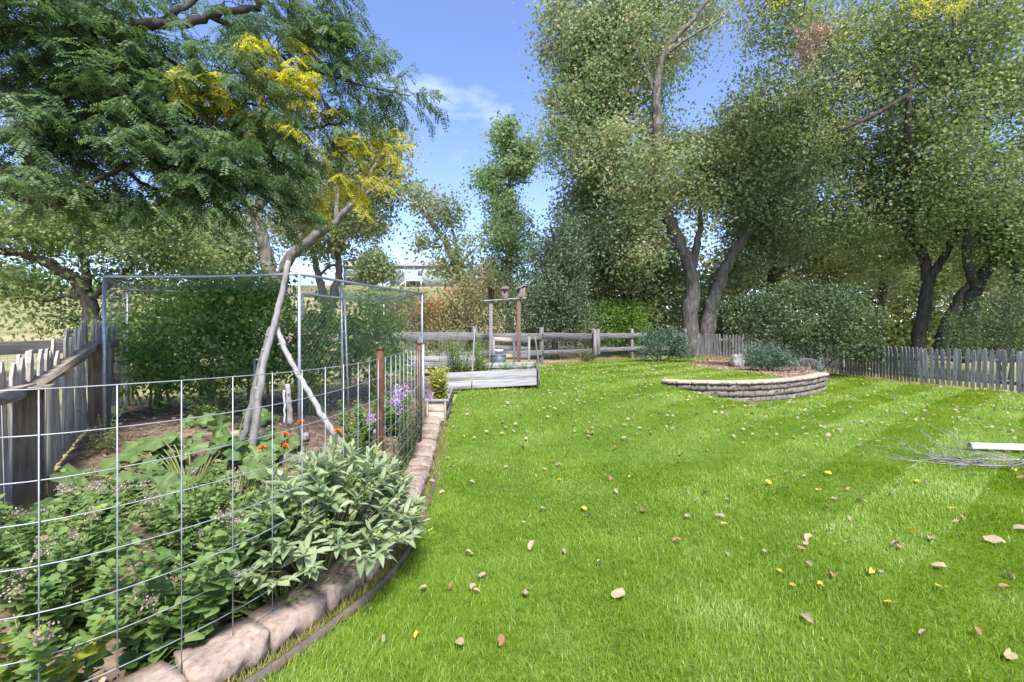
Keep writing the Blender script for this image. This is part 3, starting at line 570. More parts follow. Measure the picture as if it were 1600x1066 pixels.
# --- centre trees
z = 30
tree('poplar_tree', 'narrow ragged poplar standing alone against the blue sky', 'tree', ((792 - HX) / FPX * z, z),
     [([(797, 545, z), (795, 440, z), (792, 330, z), (796, 285, z), (790, 210, z)], .3, .05), ([(796, 292, z), (815, 285, z), (832, 286, z)], .07, .03)],
     [(788, 218, z, 21, 30, 1.2, 34), (800, 262, z, 26, 26, 1.2, 30), (822, 240, z, 20, 22, 1, 22), (766, 283, z, 26, 22, 1, 24), (786, 320, z, 22, 30, 1.2, 26), (795, 370, z, 42, 50, 2, 80), (785, 440, z, 42, 50, 1.8, 56)],
     [('lf_cotton_cool', .75), ('lf_pale', .25)], B, (.16, .8), 15000, .42, 31)
z = 18.8
tree('olive_tree', 'dark silvery round shrub-like tree behind the birdhouse posts', 'tree', ((868 - HX) / FPX * z, z),
     [([(866, 562, z), (868, 480, z), (872, 410, z), (860, 350, z)], .14, .04), ([(868, 490, z), (840, 430, z), (830, 380, z)], .08, .03), ([(868, 500, z), (905, 460, z), (920, 420, z)], .08, .03)],
     [(868, 440, z, 58, 80, 1.5, 150), (885, 380, z, 34, 50, 1.1, 50), (890, 500, z, 45, 40, 1.2, 50), (830, 500, z, 40, 40, 1.2, 40)], [('lf_olive', 1)], BD, (.11, .4), 19000, .3, 32)
z = 27
tree('cottonwood_tree', 'sparse leaning tree on the left of the open sky, right of the far house', 'tree', ((735 - HX) / FPX * z, z),
     [([(738, 555, z), (728, 450, z), (712, 415, z), (694, 375, z), (672, 345, z), (655, 325, z), (640, 322, z)], .3, .06), ([(722, 440, z), (715, 395, z), (704, 350, z), (696, 325, z)], .14, .04), ([(716, 410, z), (735, 395, z), (752, 380, z)], .07, .03), ([(672, 345, z), (665, 310, z), (662, 290, z)], .08, .03)],
     [(660, 312, z, 24, 26, 1.2, 26), (694, 330, z, 30, 26, 1.3, 30), (668, 375, z, 28, 26, 1.2, 20), (722, 390, z, 26, 36, 1.2, 26), (690, 425, z, 30, 26, 1.2, 24), (735, 440, z, 30, 30, 1.4, 26)],
     [('lf_pale', .6), ('lf_cotton', .4)], B, (.15, .8), 4600, .42, 33)
# --- left centre cottonwood with thick leaning limbs
z = 17
tree('cottonwood_tree', 'old cottonwood with a thick limb leaning right above the wire pen', 'tree', ((432 - HX) / FPX * (z - 2.4), z - 2.4),
     [([(440, 545, z - 2.4), (430, 470, z - 2.4), (418, 410, z - 2.4), (408, 365, z - 2.4), (398, 330, z - 2.4), (420, 310, z - 2.4), (452, 300, z - 2.4)], .27, .1), ([(436, 520, z - 2.4), (440, 450, z - 2.4), (452, 405, z - 2.4), (490, 372, z - 2.4), (525, 345, z - 2.4), (556, 312, z - 2.4), (580, 270, z - 2.0), (600, 225, z - 1.2)], .24, .025), ([(525, 345, z - 2.4), (530, 290, z - 2.0), (545, 245, z - 1.4)], .09, .02), ([(556, 312, z - 2.3), (590, 290, z - 1.8), (615, 260, z - 1.0)], .08, .02), ([(398, 330, z - 2.4), (370, 290, z - 2.4), (350, 240, z - 2.4)], .14, .05)],
     [(575, 275, z, 50, 55, 1.8, 70), (525, 295, z, 40, 40, 1.2, 30), (470, 330, z + .5, 50, 30, 1.0, 16), (600, 230, z, 30, 40, 1.2, 26), (350, 390, z - 2, 60, 55, 1.5, 60), (420, 250, z, 80, 50, 1.6, 36), (560, 350, z, 40, 25, 1.2, 20), (320, 340, z, 60, 50, 1.5, 40)],
     [('lf_pale', .5), ('lf_cotton', .5)], B, (.11, .8), 19000, .42, 34)
z = 21
tree('cottonwood_tree', 'forked tree with two grey stems seen through the wire pen', 'tree', ((515 - HX) / FPX * z, z),
     [([(512, 540, z), (508, 470, z), (498, 435, z), (490, 395, z), (470, 350, z)], .24, .08), ([(514, 530, z), (520, 465, z), (530, 430, z), (528, 395, z), (540, 360, z), (560, 330, z)], .24, .07), ([(500, 430, z), (515, 416, z), (530, 414, z)], .07, .05)],
     [(545, 350, z, 55, 40, 1.6, 44), (480, 350, z, 55, 40, 1.6, 40), (505, 390, z, 40, 20, 1.2, 14)], [('lf_pale', .6), ('lf_cotton', .4)], B, (.125, .8), 8000, .42, 35)
z = 11
tree('elm_tree', 'dark-limbed tree arching over the far end of the pale left fence', 'tree', ((146 - HX) / FPX * z, z),
     [([(152, 560, z), (146, 510, z), (136, 465, z), (118, 438, z), (80, 415, z), (40, 398, z), (-20, 388, z), (-90, 360, z)], .2, .07), ([(136, 470, z), (105, 462, z), (75, 470, z), (40, 466, z)], .06, .025), ([(136, 455, z), (134, 420, z), (126, 390, z), (120, 340, z)], .11, .04), ([(140, 470, z), (200, 420, z), (250, 370, z)], .08, .03)],
     [(60, 360, z, 80, 40, 1.3, 66), (150, 355, z, 75, 45, 1.3, 66), (240, 370, z, 70, 50, 1.4, 60), (40, 450, z, 60, 26, 1, 26), (95, 510, z, 40, 22, .8, 14), (300, 410, z + 1, 60, 40, 1.2, 40), (180, 440, z + .5, 50, 30, 1, 20), (-60, 400, z, 70, 60, 1.4, 30), (30, 300, z, 120, 40, 1.5, 50)],
     [('lf_elm', .75), ('lf_pale', .25)], BD, (.075, .8), 21000, .3, 36)
z = 95
tree('broadleaf_tree', 'round tree growing in front of the hilltop houses', 'tree', ((587 - HX) / FPX * z, z), [([(588, 446, z), (587, 425, z), (586, 400, z)], .35, .1)], [(587, 408, z, 26, 24, 3, 70), (600, 425, z, 18, 14, 2.5, 30), (570, 425, z, 16, 14, 2.5, 26)], [('lf_pale', 1)], B, (.5, .8), 3800, .9, 37)
# thickets
def mass(name, label, blobs, mats, leaf, n, cr, seed):
    return tree_mass(name, label, blobs, mats, leaf, n, cr, seed)
def tree_mass(name, label, blobs, mt, leaf, n_leaf, cr, seed, cat='thicket'):
    g = np.random.default_rng(seed); cl = []
    for b in blobs:
        c = W(b[0], b[1], b[2]); s = b[2] / FPX; n = b[6]; d = rdir(n, 0, g) * (g.uniform(0, 1, (n, 1)) ** (1 / 2.4)); cl.append(c + d * (b[3] * s, b[5], b[4] * s))
    cl = np.concatenate(cl); cl = cl[cl[:, 2] > G(cl[:, 0], cl[:, 1])]; nc = len(cl); idx = g.integers(0, nc, n_leaf)
    C = cl[idx] + g.normal(0, 1, (n_leaf, 3)) * cr * (1, 1, .75); C = C[C[:, 2] > G(C[:, 0], C[:, 1])]; n = len(C); Ls = leaf[0] * g.uniform(.6, 1.3, n)
    o = MB().add(*leaves(C, rdir(n, -.2, g), rdir(n, .7, g), Ls, Ls * leaf[1])).build(name, M[mt]); return tag(o, label, cat, None, 'stuff')
tree_mass('woodland_thicket', 'tangled olive and yellow undergrowth filling the background behind the right fence', [(980, 500, 27, 80, 50, 2, 60), (1080, 480, 28, 90, 70, 2, 80), (1180, 470, 29, 90, 90, 2, 90), (1300, 450, 30, 110, 110, 2.5, 130), (1430, 440, 30, 110, 110, 2.5, 120), (1560, 440, 29, 110, 110, 2.5, 120), (1160, 540, 25, 80, 30, 1.5, 40), (1310, 530, 25, 50, 26, 1, 34), (1400, 530, 25, 60, 30, 1, 44), (1490, 530, 25, 60, 36, 1, 44), (1580, 520, 25, 60, 40, 1, 44), (1660, 480, 26, 80, 100, 2, 60), (1000, 400, 32, 110, 70, 2, 80), (1200, 380, 33, 120, 80, 2, 90), (1400, 370, 33, 130, 80, 2, 90), (1580, 370, 33, 110, 80, 2, 80)], 'lf_thicket', (.27, .75), 62000, .7, 51)
tree_mass('roadside_brush', 'olive and rust-tinted brush behind the back rail fence near the birdhouses', [(650, 500, 17, 55, 42, 1.2, 60), (720, 490, 18, 60, 42, 1.2, 70), (770, 490, 20, 40, 60, 1.2, 40), (690, 530, 16, 80, 20, 1, 40), (610, 500, 19, 40, 30, 1.2, 20), (830, 530, 19.5, 60, 25, .8, 30), (925, 520, 21, 50, 25, .9, 30), (760, 450, 24, 50, 40, 1, 40), (850, 480, 24, 50, 50, 1, 40)], 'lf_brush', (.12, .55), 21000, .3, 52)
tree_mass('garden_brush', 'green brush and weeds behind the pen and the rail fence', [(340, 500, 13, 90, 45, 1, 60), (240, 480, 14, 60, 40, 1, 40), (450, 500, 15, 70, 40, 1, 50), (540, 515, 15.5, 60, 25, 1, 40), (200, 530, 10, 40, 16, .4, 20), (330, 540, 11, 90, 16, .5, 30)], 'lf_elm', (.11, .6), 13000, .3, 54)
tree_mass('hillside_brush', 'grey-green scattered bushes on the dry hillside below the houses', [(590, 470, 60, 50, 8, 4, 30), (540, 462, 70, 40, 6, 4, 20), (640, 470, 60, 30, 8, 4, 24), (30, 436, 75, 60, 22, 6, 90), (-60, 440, 70, 60, 30, 6, 60), (150, 450, 85, 30, 10, 6, 20), (250, 452, 80, 40, 22, 5, 50), (350, 455, 82, 30, 12, 5, 24)], 'lf_cotton_cool', (.5, .8), 9000, .9, 53)

def shrub(name, label, px, z, blobs, mt, leaf, n, cr, seed, stems=5, bark=None, cat='shrub', group=None, shape=KITE, twig=.5):
    base = ((px - HX) / FPX * z, z); b0 = np.array((*base, Gf(*base))); limbs = []
    for i in range(stems):
        b = blobs[i % len(blobs)]; e_ = W(b[0] + (i % 3 - 1) * b[3] * .4, b[1], b[2]); m_ = b0 + (e_ - b0) * (.5, .5, .55) + np.array((.0, .0, .05))
        limbs.append(([tuple(b0 + (.06 * (i - 2), .03 * (i % 2), -.05)) + (0,), tuple(m_) + (0,), tuple(e_) + (0,)], max(.012, .02 * leaf[0] / .06), .006))
    return tree(name, label, cat, base, limbs, blobs, [(mt, 1.0)], bark or BD, leaf, n, cr, seed, group, 0, twig, shape, 5, .8, .5)
shrub('lilac_bush', 'large dark green lilac bush with hints of red overhanging the stone wall end', 1265, 14.2, [(1200, 475, 14.2, 40, 26, .8, 40), (1245, 455, 14.4, 36, 20, .7, 30), (1300, 475, 14, 46, 26, .8, 44), (1340, 505, 14.2, 34, 26, .7, 34), (1180, 510, 14, 34, 26, .7, 30), (1235, 515, 13.8, 46, 28, .8, 44), (1300, 525, 14, 50, 30, .8, 44), (1345, 545, 14.6, 24, 24, .6, 20), (1255, 550, 14.4, 50, 22, .6, 24), (1150, 480, 14.6, 24, 18, .5, 12)], 'lf_lilac', (.075, .6), 13000, .2, 61, 8)
shrub('yew_bush', 'blackish evergreen bush at the far right behind the pickets', 1570, 14.3, [(1560, 510, 14.3, 55, 34, 1, 90), (1600, 480, 14.3, 40, 40, .8, 50), (1530, 535, 14.3, 40, 20, .8, 40)], 'lf_lilac', (.07, .4), 9000, .24, 62, 5)
shrub('green_shrub', 'bright green feathery shrub behind the rail fence', 968, 20.6, [(968, 495, 20.6, 46, 24, 1, 70), (950, 520, 20.6, 36, 18, .8, 30), (1000, 520, 20.6, 30, 20, .8, 24)], 'lf_bright', (.1, .5), 6500, .28, 63, 5)
shrub('privet_bush', 'loose grey-green bush in front of the fence beside the twin trunk', 1033, 16.5, [(1033, 530, 16.5, 34, 22, .7, 50), (1015, 545, 16.3, 16, 14, .4, 16), (1060, 545, 16.5, 16, 14, .4, 16)], 'lf_blue', (.07, .45), 4200, .2, 64, 6)
shrub('juniper_bush', 'low blue-green bush beside the pale boulder', 1197, 12.6, [(1192, 560, 12.6, 26, 15, .45, 44), (1216, 562, 12.6, 16, 12, .35, 16)], 'lf_blue', (.06, .35), 4200, .14, 65, 6)
shrub('weed_clump', 'dry olive weed clump at the foot of the grey board post', 913, 16.4, [(913, 558, 16.4, 14, 7, .3, 14)], 'lf_brush', (.06, .3), 700, .13, 66, 5)
# --- honey locust overhanging from the left
def locust():
    g = np.random.default_rng(71); bx, by = -8.4, 5.2; root = empty('locust_tree', (bx, by, Gf(bx, by)), 'honey locust with feathery green and yellow leaves overhanging from the upper left', 'tree')
    mb = MB(); T0 = np.array((bx, by, 2.2)); nodes = []
    def limb(pts, r0, r1, start=None):
        P = [np.array(p[:3]) if len(p) == 4 else W(*p) for p in pts]; P = smooth_line(np.array(P), 8); P[1:-1] += g.normal(0, r0 * .2, P[1:-1].shape)
        mb.add(*tube(P, np.linspace(r0, r1, len(P)), 7)); nodes.append(P[len(P) // 4:])
    limb([(bx, by, -.3, 0), (bx, by, 1.4, 0), (bx + .1, by, 2.8, 0), (bx + .2, by + .1, 5, 0), (bx + .3, by, 8, 0)], .3, .1)
    limb([(bx + .1, by, 2.6, 0), (-150, 90, 5), (0, 52, 4.8), (80, 58, 4.8), (160, 50, 4.9), (235, 42, 5), (330, 27, 5.2), (420, 2, 5.5)], .13, .03)
    limb([(bx, by, 1.9, 0), (-120, 220, 5.2), (0, 160, 5.2), (85, 160, 5.2), (150, 120, 5.4), (230, 130, 5.6)], .08, .02)
    limb([(bx, by, 1.6, 0), (-60, 250, 5.2), (20, 208, 5.0), (70, 196, 5), (180, 182, 5.2), (260, 176, 5.4), (345, 176, 5.6), (410, 190, 5.8), (470, 200, 6), (540, 196, 6.2)], .09, .014)
    limb([(bx, by, 1.5, 0), (-40, 300, 4.6), (32, 310, 4.4), (75, 318, 4.4), (112, 308, 4.4), (140, 288, 4.5), (200, 260, 4.8), (280, 250, 5.2)], .055, .014)
    limb([(160, 50, 4.9), (235, 78, 5.2), (290, 108, 5.4), (350, 150, 5.7), (420, 170, 5.9)], .035, .012)
    limb([(330, 27, 5.2), (400, 60, 5.6), (460, 100, 5.9), (520, 120, 6.1), (590, 140, 6.3), (640, 150, 6.4)], .03, .008)
    limb([(280, 205, 5.4), (340, 213, 5.5), (400, 226, 5.7), (450, 262, 5.9), (500, 280, 6)], .025, .008)
    limb([(235, 42, 5), (290, 10, 5.4), (380, -50, 5.8), (500, -80, 6)], .04, .012)
    limb([(160, 240, 4.8), (230, 290, 5), (300, 310, 5.2), (370, 330, 5.4)], .025, .008)
    nd = np.concatenate(nodes)
    blobs = [(70, 30, 4.6, 110, 70, .9, 95), (60, 130, 4.9, 110, 60, .9, 80), (60, 220, 4.6, 100, 50, .8, 60), (30, 285, 4.3, 60, 30, .4, 24), (210, 90, 5.2, 100, 70, .9, 95), (220, 190, 5, 100, 60, .8, 95), (300, 250, 5.0, 90, 50, .7, 70), (330, 300, 5, 70, 36, .5, 40), (370, 150, 5.5, 80, 70, .8, 65), (420, 230, 5.6, 50, 45, .6, 34), (440, 60, 5.9, 90, 60, .8, 56), (530, 110, 6.1, 60, 60, .6, 34), (500, 40, 6.1, 60, 60, .6, 30), (590, 150, 6.3, 36, 34, .4, 12), (640, 150, 6.4, 18, 24, .3, 5), (435, 310, 5.6, 30, 36, .4, 14), (200, -60, 5.4, 260, 60, 1.2, 70), (520, 195, 6.2, 50, 30, .4, 16), (180, 300, 4.8, 60, 34, .5, 26)]
    cl = []; px = []
    for b in blobs:
        n = int(b[6] * 1.25); d = rdir(n, 0, g) * (g.uniform(0, 1, (n, 1)) ** (1 / 2.4)); cl.append(W(*b[:3]) + d * (b[3] * b[2] / FPX, b[5], b[4] * b[2] / FPX))
    cl = np.concatenate(cl); d0 = np.min(np.linalg.norm(cl[:, None] - nd[None], axis=2), axis=1); cl = cl[np.argsort(d0)]
    GC, GF, GN, GL, GY = [], [], [], [], []
    ypx = [(310, 135, 5.5, 55, 45), (410, 110, 5.9, 45, 50), (440, 90, 6, 40, 60), (510, 200, 6.2, 60, 30), (560, 270, 6.2, 45, 30), (490, 240, 6, 60, 45), (370, 190, 5.7, 50, 30), (430, 150, 5.9, 40, 50), (590, 215, 6.3, 30, 40), (300, 160, 5.5, 50, 40), (530, 285, 6.1, 50, 22)]
    extra = []
    for (a, b_, c_, rx, ry) in ypx:
        n = 7; d = rdir(n, 0, g) * (g.uniform(0, 1, (n, 1)) ** .5); extra.append(W(a, b_, c_ - .45 * (a < 480)) + d * (rx * c_ / FPX, .3, ry * c_ / FPX))
    extra = np.concatenate(extra); allc = np.concatenate([cl, extra]); isy = np.r_[np.zeros(len(cl), bool), np.ones(len(extra), bool)]
    for c, yy in zip(allc, isy):
        i = np.argmin(np.linalg.norm(nd - c, axis=1)); a = nd[i]; L = np.linalg.norm(c - a)
        dirn = unit(unit(c - a) * .8 + np.array((.7, -.1, -.15)) + g.normal(0, .3, 3)); tl = g.uniform(.28, .5)
        m1 = a + (c - a) * .5 + g.normal(0, .06 * L, 3) + (0, 0, .06 * L); e1 = c + dirn * tl * .5; e2 = c + dirn * tl + (0, 0, -.1 * tl)
        mb.add(*tube(np.array([a, m1, c, e1, e2]), np.array([.006 + .008 * L, .005 + .004 * L, .004, .003, .0015]), 4)); nd = np.concatenate([nd, [m1, c]])
        k = int(tl / .035); t = np.linspace(.0, 1, k); P = c + (e2 - c) * t[:, None]; sgn = np.where(np.arange(k) % 2, 1, -1)[:, None]
        sd_ = unit(np.cross(dirn, (0, 0, 1))); F = unit(dirn * .55 + sgn * sd_ * .75 + np.array((0, 0, -.55)) + g.normal(0, .25, (k, 3)))
        GC.append(P); GF.append(F); GN.append(unit(np.array((0, 0, 1.0)) + g.normal(0, .35, (k, 3)))); GL.append(g.uniform(.11, .2, k)); GY.append(np.full(k, yy))
    mb.build('trunk', BD, root, smooth=True)
    C = np.concatenate(GC); F = np.concatenate(GF); N = np.concatenate(GN); L = np.concatenate(GL); Y = np.concatenate(GY)
    S = unit(np.cross(N, F)); N = np.cross(F, S); n = len(C); pairs = 9
    u = (np.arange(pairs) + .6) / pairs
    cc = []; ff = []; nn = []; yy = []
    for s in (-1, 1):
        p = C[:, None] + F[:, None] * (L[:, None] * u)[..., None] + np.array((0, 0, -1.0)) * (.25 * L[:, None] * u ** 2)[..., None]
        fdir = unit(F * .35 + s * S + N * -.15); cc.append(p.reshape(-1, 3)); ff.append(np.repeat(fdir, pairs, 0)); nn.append(np.repeat(N, pairs, 0)); yy.append(np.repeat(Y, pairs))
    cc = np.concatenate(cc); ff = np.concatenate(ff) + g.normal(0, .12, cc.shape); nn = np.concatenate(nn) + g.normal(0, .2, cc.shape); yy = np.concatenate(yy)
    ll = g.uniform(.032, .05, len(cc))
    for msk, mt in ((~yy, 'lf_locust'), (yy, 'lf_locust_y')):
        o = MB().add(*leaves(cc[msk], ff[msk], nn[msk], ll[msk], ll[msk] * .42)).build('crown', M[mt], root); o['kind'] = 'stuff'
locust()

# ------------------------------------------------------------------ far houses
def slab(name, mat, parent, c, s, rz=0, bev=0):
    me = MB().add(*box(0, 0, 0, *s, 0, bev)).mesh(name); me.materials.append(mat); o = link(name, me, parent); o.location = c; o.rotation_euler = (0, 0, rz); return o
def hip_roof(name, mat, parent, c, sx, sy, h, hip):
    V = [(-sx / 2, -sy / 2, 0), (sx / 2, -sy / 2, 0), (sx / 2, sy / 2, 0), (-sx / 2, sy / 2, 0), (-sx / 2 + hip, 0, h), (sx / 2 - hip, 0, h), (-sx / 2, -sy / 2, -.25), (sx / 2, -sy / 2, -.25), (sx / 2, sy / 2, -.25), (-sx / 2, sy / 2, -.25)]
    Q = [(0, 1, 5, 4), (2, 3, 4, 5), (6, 7, 1, 0), (7, 8, 2, 1), (8, 9, 3, 2), (9, 6, 0, 3), (9, 8, 7, 6)]; T = [(1, 2, 5), (3, 0, 4)]
    me = MB().add(V, T, Q).mesh(name); me.materials.append(mat); o = link(name, me, parent); o.location = c; return o
def window(parent, x, y, z, wd, ht):
    f = slab('window', M['white'], parent, (x, y, z), (wd, .12, ht)); p = slab('pane', M['glass'], f, (0, -.065, 0), (wd * .8, .03, ht * .84)); p.parent = f
    slab('bar', M['white'], f, (0, -.085, 0), (.07, .02, ht * .84)); return f
hx, hy = -30.3 + 7.5, 117; h1 = empty('house', (hx, hy, Gf(hx, hy - 4) - .3), 'pale grey-green house with white deck stairs on the hilltop', 'house')
slab('wall', M['siding'], h1, (0, 0, 2.6), (15, 8, 5.4)); hip_roof('roof', M['roof'], h1, (0, 0, 5.5), 16, 9, 1.5, 4.5)
for x in (-4.6, 0, 4): window(h1, x, -4.05, 3.6, 1.3, 1.7)
window(h1, -1.8, -4.05, 1.2, 1.8, 1.5)
dk = slab('deck', M['white'], h1, (-1.2, -5.3, 1.5), (4.2, 2.4, .25))
for x in np.arange(-1.9, 2.0, .45): slab('baluster', M['white'], dk, (x, -1.1, .5), (.1, .08, .85))
slab('handrail', M['white'], dk, (0, -1.1, .98), (4.2, .14, .12))
for x in (-1.9, 1.9): slab('deck_post', M['white'], dk, (x, -1.0, -.9), (.22, .22, 1.6))
st = slab('stair', M['white'], h1, (-4.1, -5.6, .7), (.25, .9, 2.4)); st.rotation_euler = (0, R(52), 0)
for k in range(6): slab('step', M['white'], h1, (-3.5 - .3 * k, -5.6, 1.3 - .24 * k), (.3, 1.0, .08))
hx, hy = -41.2, 124; h2 = empty('house', (hx, hy, Gf(hx, hy - 4) - .3), 'dark slate-blue house left of the round hilltop tree', 'house')
slab('wall', M['siding_dark'], h2, (0, 0, 2.6), (6.5, 8, 5.4)); hip_roof('roof', M['roof'], h2, (0, 0, 5.4), 7.2, 9, 2.2, .05)
for x in (-1.5, 1.4): window(h2, x, -4.05, 3.6, 1.2, 1.5)
slab('deck', M['wood_warm'], h2, (.5, -5, 2.2), (5, 1.8, .3))

# ------------------------------------------------------------------ wire panel fence with rusty posts
FP = np.array([(-2.3, 1.38), (-1.78, 1.5), (-1.5, 1.68), (-1.21, 2.16), (-1.06, 2.8), (-1.02, 3.5), (-1.07, 4.5), (-1.12, 5.5), (-1.27, 6.4), (-1.5, 7.3)])
FS = smooth_line(FP, 8); Lf = along(FS, [0])[2]
wf = empty('wire_panel_fence', (-1.02, 3.5, Gf(-1.02, 3.5)), 'galvanised wire grid panel fence with rusty steel posts around the garden', 'fence')
SS = np.linspace(0, Lf, 70); XX = along(FS, SS)[0]; gg = G(XX[:, 0], XX[:, 1]) * .8
wires = list(1.30 - .152 * np.arange(8)) + [.14]
for i, h in enumerate(wires):
    zz = gg + h + .006 * np.sin(SS * 2.3 + i * 1.7) + .035 * np.exp(-((SS - Lf) / 1.2) ** 2) * (1 if i % 2 else -1) * .6
    P = np.column_stack([XX[:, 0] + .006 * np.sin(SS * 3.1 + i), XX[:, 1], zz]); MB().add(*tube(P, .0024, 5)).build('horizontal_wire', M['wire'], wf, smooth=True)
for i, s_ in enumerate(np.arange(.08, Lf, .205)):
    p = along(FS, [s_])[0][0]; g_ = Gf(*p) * .8
    P = np.array([(p[0] + .006, p[1], g_ + .08), (p[0] + .004, p[1] + .003, g_ + .7), (p[0] + .006, p[1], g_ + 1.303)]); MB().add(*tube(P, .0024, 5)).build('vertical_wire', M['galv'], wf, smooth=True)
for (x, y, h, r) in ((-1.035, 3.56, 1.37, .03), (-1.135, 5.55, 1.32, .034)):
    g_ = Gf(x, y); mb = MB(); mb.add(*tube([(x, y, g_ - .1), (x, y, g_ + .6), (x + .004, y, g_ + h)], r, 10)); mb.add(*tube([(x + .004, y, g_ + h - .004), (x + .004, y, g_ + h + .012)], r * 1.12, 10)); mb.build('post', M['rust'], wf, smooth=False)
g_ = Gf(-1.06, 6.0); MB().add(*tube([(-1.24, 6.35, g_ - .1), (-1.24, 6.35, g_ + 1.25)], .02, 8)).build('post', M['galv'], wf, smooth=True)

# ------------------------------------------------------------------ tube-framed pen
KP = np.array([(-4.75, 5.3), (-2.57, 5.5), (-1.70, 8.6), (-2.9, 10.3), (-4.15, 8.75), (-6.0, 7.1)]); KT = np.array([2.155, 2.21, 2.25, 2.23, 2.22, 2.17])
kn = empty('wire_pen', (-3.4, 7.2, Gf(-3.4, 7.2)), 'tall galvanised tube-framed netted pen around the tomato plants', 'pen')
KG = G(KP[:, 0], KP[:, 1])
def netting(mb, a, b, c, d, st=.075, r=.0009, sag=0):
    a, b, c, d = [np.asarray(v, float) for v in (a, b, c, d)]
    Lu = np.linalg.norm(b - a); Lv = np.linalg.norm(d - a); nu = Lu / st; nv = Lv / st
    def pt(u, v):
        p = a * (1 - u) * (1 - v) + b * u * (1 - v) + c * u * v + d * (1 - u) * v; return p + np.array((0, 0, -sag * 16 * u * (1 - u) * v * (1 - v)))
    for sgn in (1, -1):
        for k in np.arange(-nv, nu, 1.0):
            t = np.linspace(max(0, -k), min(nv, nu - k), 5)
            if t[-1] - t[0] < .2: continue
            U = (k + t) / nu; Vv = t / nv if sgn > 0 else 1 - t / nv
            mb.add(*tube(np.array([pt(u, v) for u, v in zip(U, Vv)]), r, 3))
mb = MB()
for i in range(6):
    j = (i + 1) % 6; a, b = KP[i], KP[j]; x, y = a
    P = [(x, y, KG[i] - .05), (x, y, KG[i] + .9), (x, y, KT[i])]
    MB().add(*tube(P, .0185, 8)).build('post', M['galv'], kn, smooth=True)
    if i == 2: MB().add(*tube(smooth_line([(x, y, KT[i] - .16), (x - .03, y - .02, KT[i] - .04), (x - .12, y - .2, KT[i] + .005)], 4), .0185, 8)).build('bent_corner', M['galv'], kn, smooth=True)
    MB().add(*tube(smooth_line([(*a, KT[i]), (*(a + b) / 2, (KT[i] + KT[j]) / 2 - .015), (*b, KT[j])], 6), .0185, 8)).build('top_rail', M['galv'], kn, smooth=True)
    if i in (1, 2, 3, 5): netting(mb, (*a, KG[i]), (*b, KG[j]), (*b, KT[j]), (*a, KT[i]))
A3 = [np.array((*KP[i], KT[i])) for i in range(6)]
netting(mb, A3[0], A3[1], A3[4], A3[5], sag=.12); netting(mb, A3[1], A3[2], A3[3], A3[4], sag=.12)
o = mb.build('netting', M['darkwire'], kn); o['kind'] = 'stuff'
# gate frame inside
ga, gb = np.array((-3.04, 6.6)), np.array((-2.56, 6.9)); mb = MB(); zt = 2.06
mb.add(*tube(smooth_line([(*ga, zt - .35), (*ga, zt - .05), (*(ga + (gb - ga) * .1), zt), (*(ga + (gb - ga) * .6), zt - .02), (*gb, zt - .04)], 5), .017, 8)); mb.build('gate_frame', M['galv'], kn, smooth=True)
MB().add(*tube([(*gb, Gf(*gb)), (gb[0] - .03, gb[1], zt + .22)], .019, 8)).build('post', M['galv'], kn, smooth=True)
MB().add(*tube([(gb[0] + .09, gb[1], Gf(*gb)), (gb[0] + .02, gb[1], zt - .04)], .014, 8)).build('post', M['galv'], kn, smooth=True)

# ------------------------------------------------------------------ pole tripod and stakes
def stick(name, label, pts, r0, r1, mat, knots=5, group=None, seed=1):
    g = np.random.default_rng(seed); P = smooth_line(np.array([W(*p) for p in pts]), 7); n = len(P); P[1:-1] += g.normal(0, .004, P[1:-1].shape)
    mb = MB(); r = np.linspace(r0, r1, n) * (1 + .07 * g.normal(size=n)); mb.add(*tube(P, r, 9))
    for k in range(knots):
        i = g.integers(2, n - 2); d = unit(g.normal(size=3) * (1, 1, .4)); mb.add(*tube([P[i] + d * r[i] * .5, P[i] + d * (r[i] + .025)], [r[i] * .42, r[i] * .25], 6))
    o = mb.build(name, mat, loc=tuple(P[0]), smooth=True); return tag(o, label, 'pole', group)
stick('bare_pole', 'tallest pale barkless pole of the garden tripod', [(392, 716, 4.75), (401, 650, 4.75), (412, 570, 4.8), (433, 490, 4.9), (451, 408, 5.0)], .043, .027, M['stick'], 7, 'tripod poles', 1)
stick('bare_pole', 'curved grey pole of the tripod slanting down to the right', [(548, 715, 4.65), (515, 668, 4.65), (482, 612, 4.75), (452, 560, 4.85), (430, 505, 4.95)], .033, .025, M['stick'], 5, 'tripod poles', 2)
stick('bare_pole', 'dark short pole of the tripod beside the tallest pole', [(374, 712, 4.9), (391, 640, 4.9), (409, 565, 4.93), (424, 512, 4.95)], .038, .028, M['wood'], 2, 'tripod poles', 3)
stick('garden_stake', 'short splintered brown stake standing right of the tripod', [(454, 664, 5.6), (452, 636, 5.6), (449, 600, 5.6)], .038, .03, M['wood_warm'], 1, None, 4)
stick('garden_stake', 'thin white stake beside the splintered brown one', [(445, 664, 5.55), (444, 610, 5.55)], .012, .012, M['white'], 0, None, 5)
stick('garden_stake', 'pale thin stake left of the tallest tripod pole', [(396, 640, 6.1), (397, 598, 6.1), (398, 560, 6.1)], .016, .014, M['stick'], 0, None, 6)
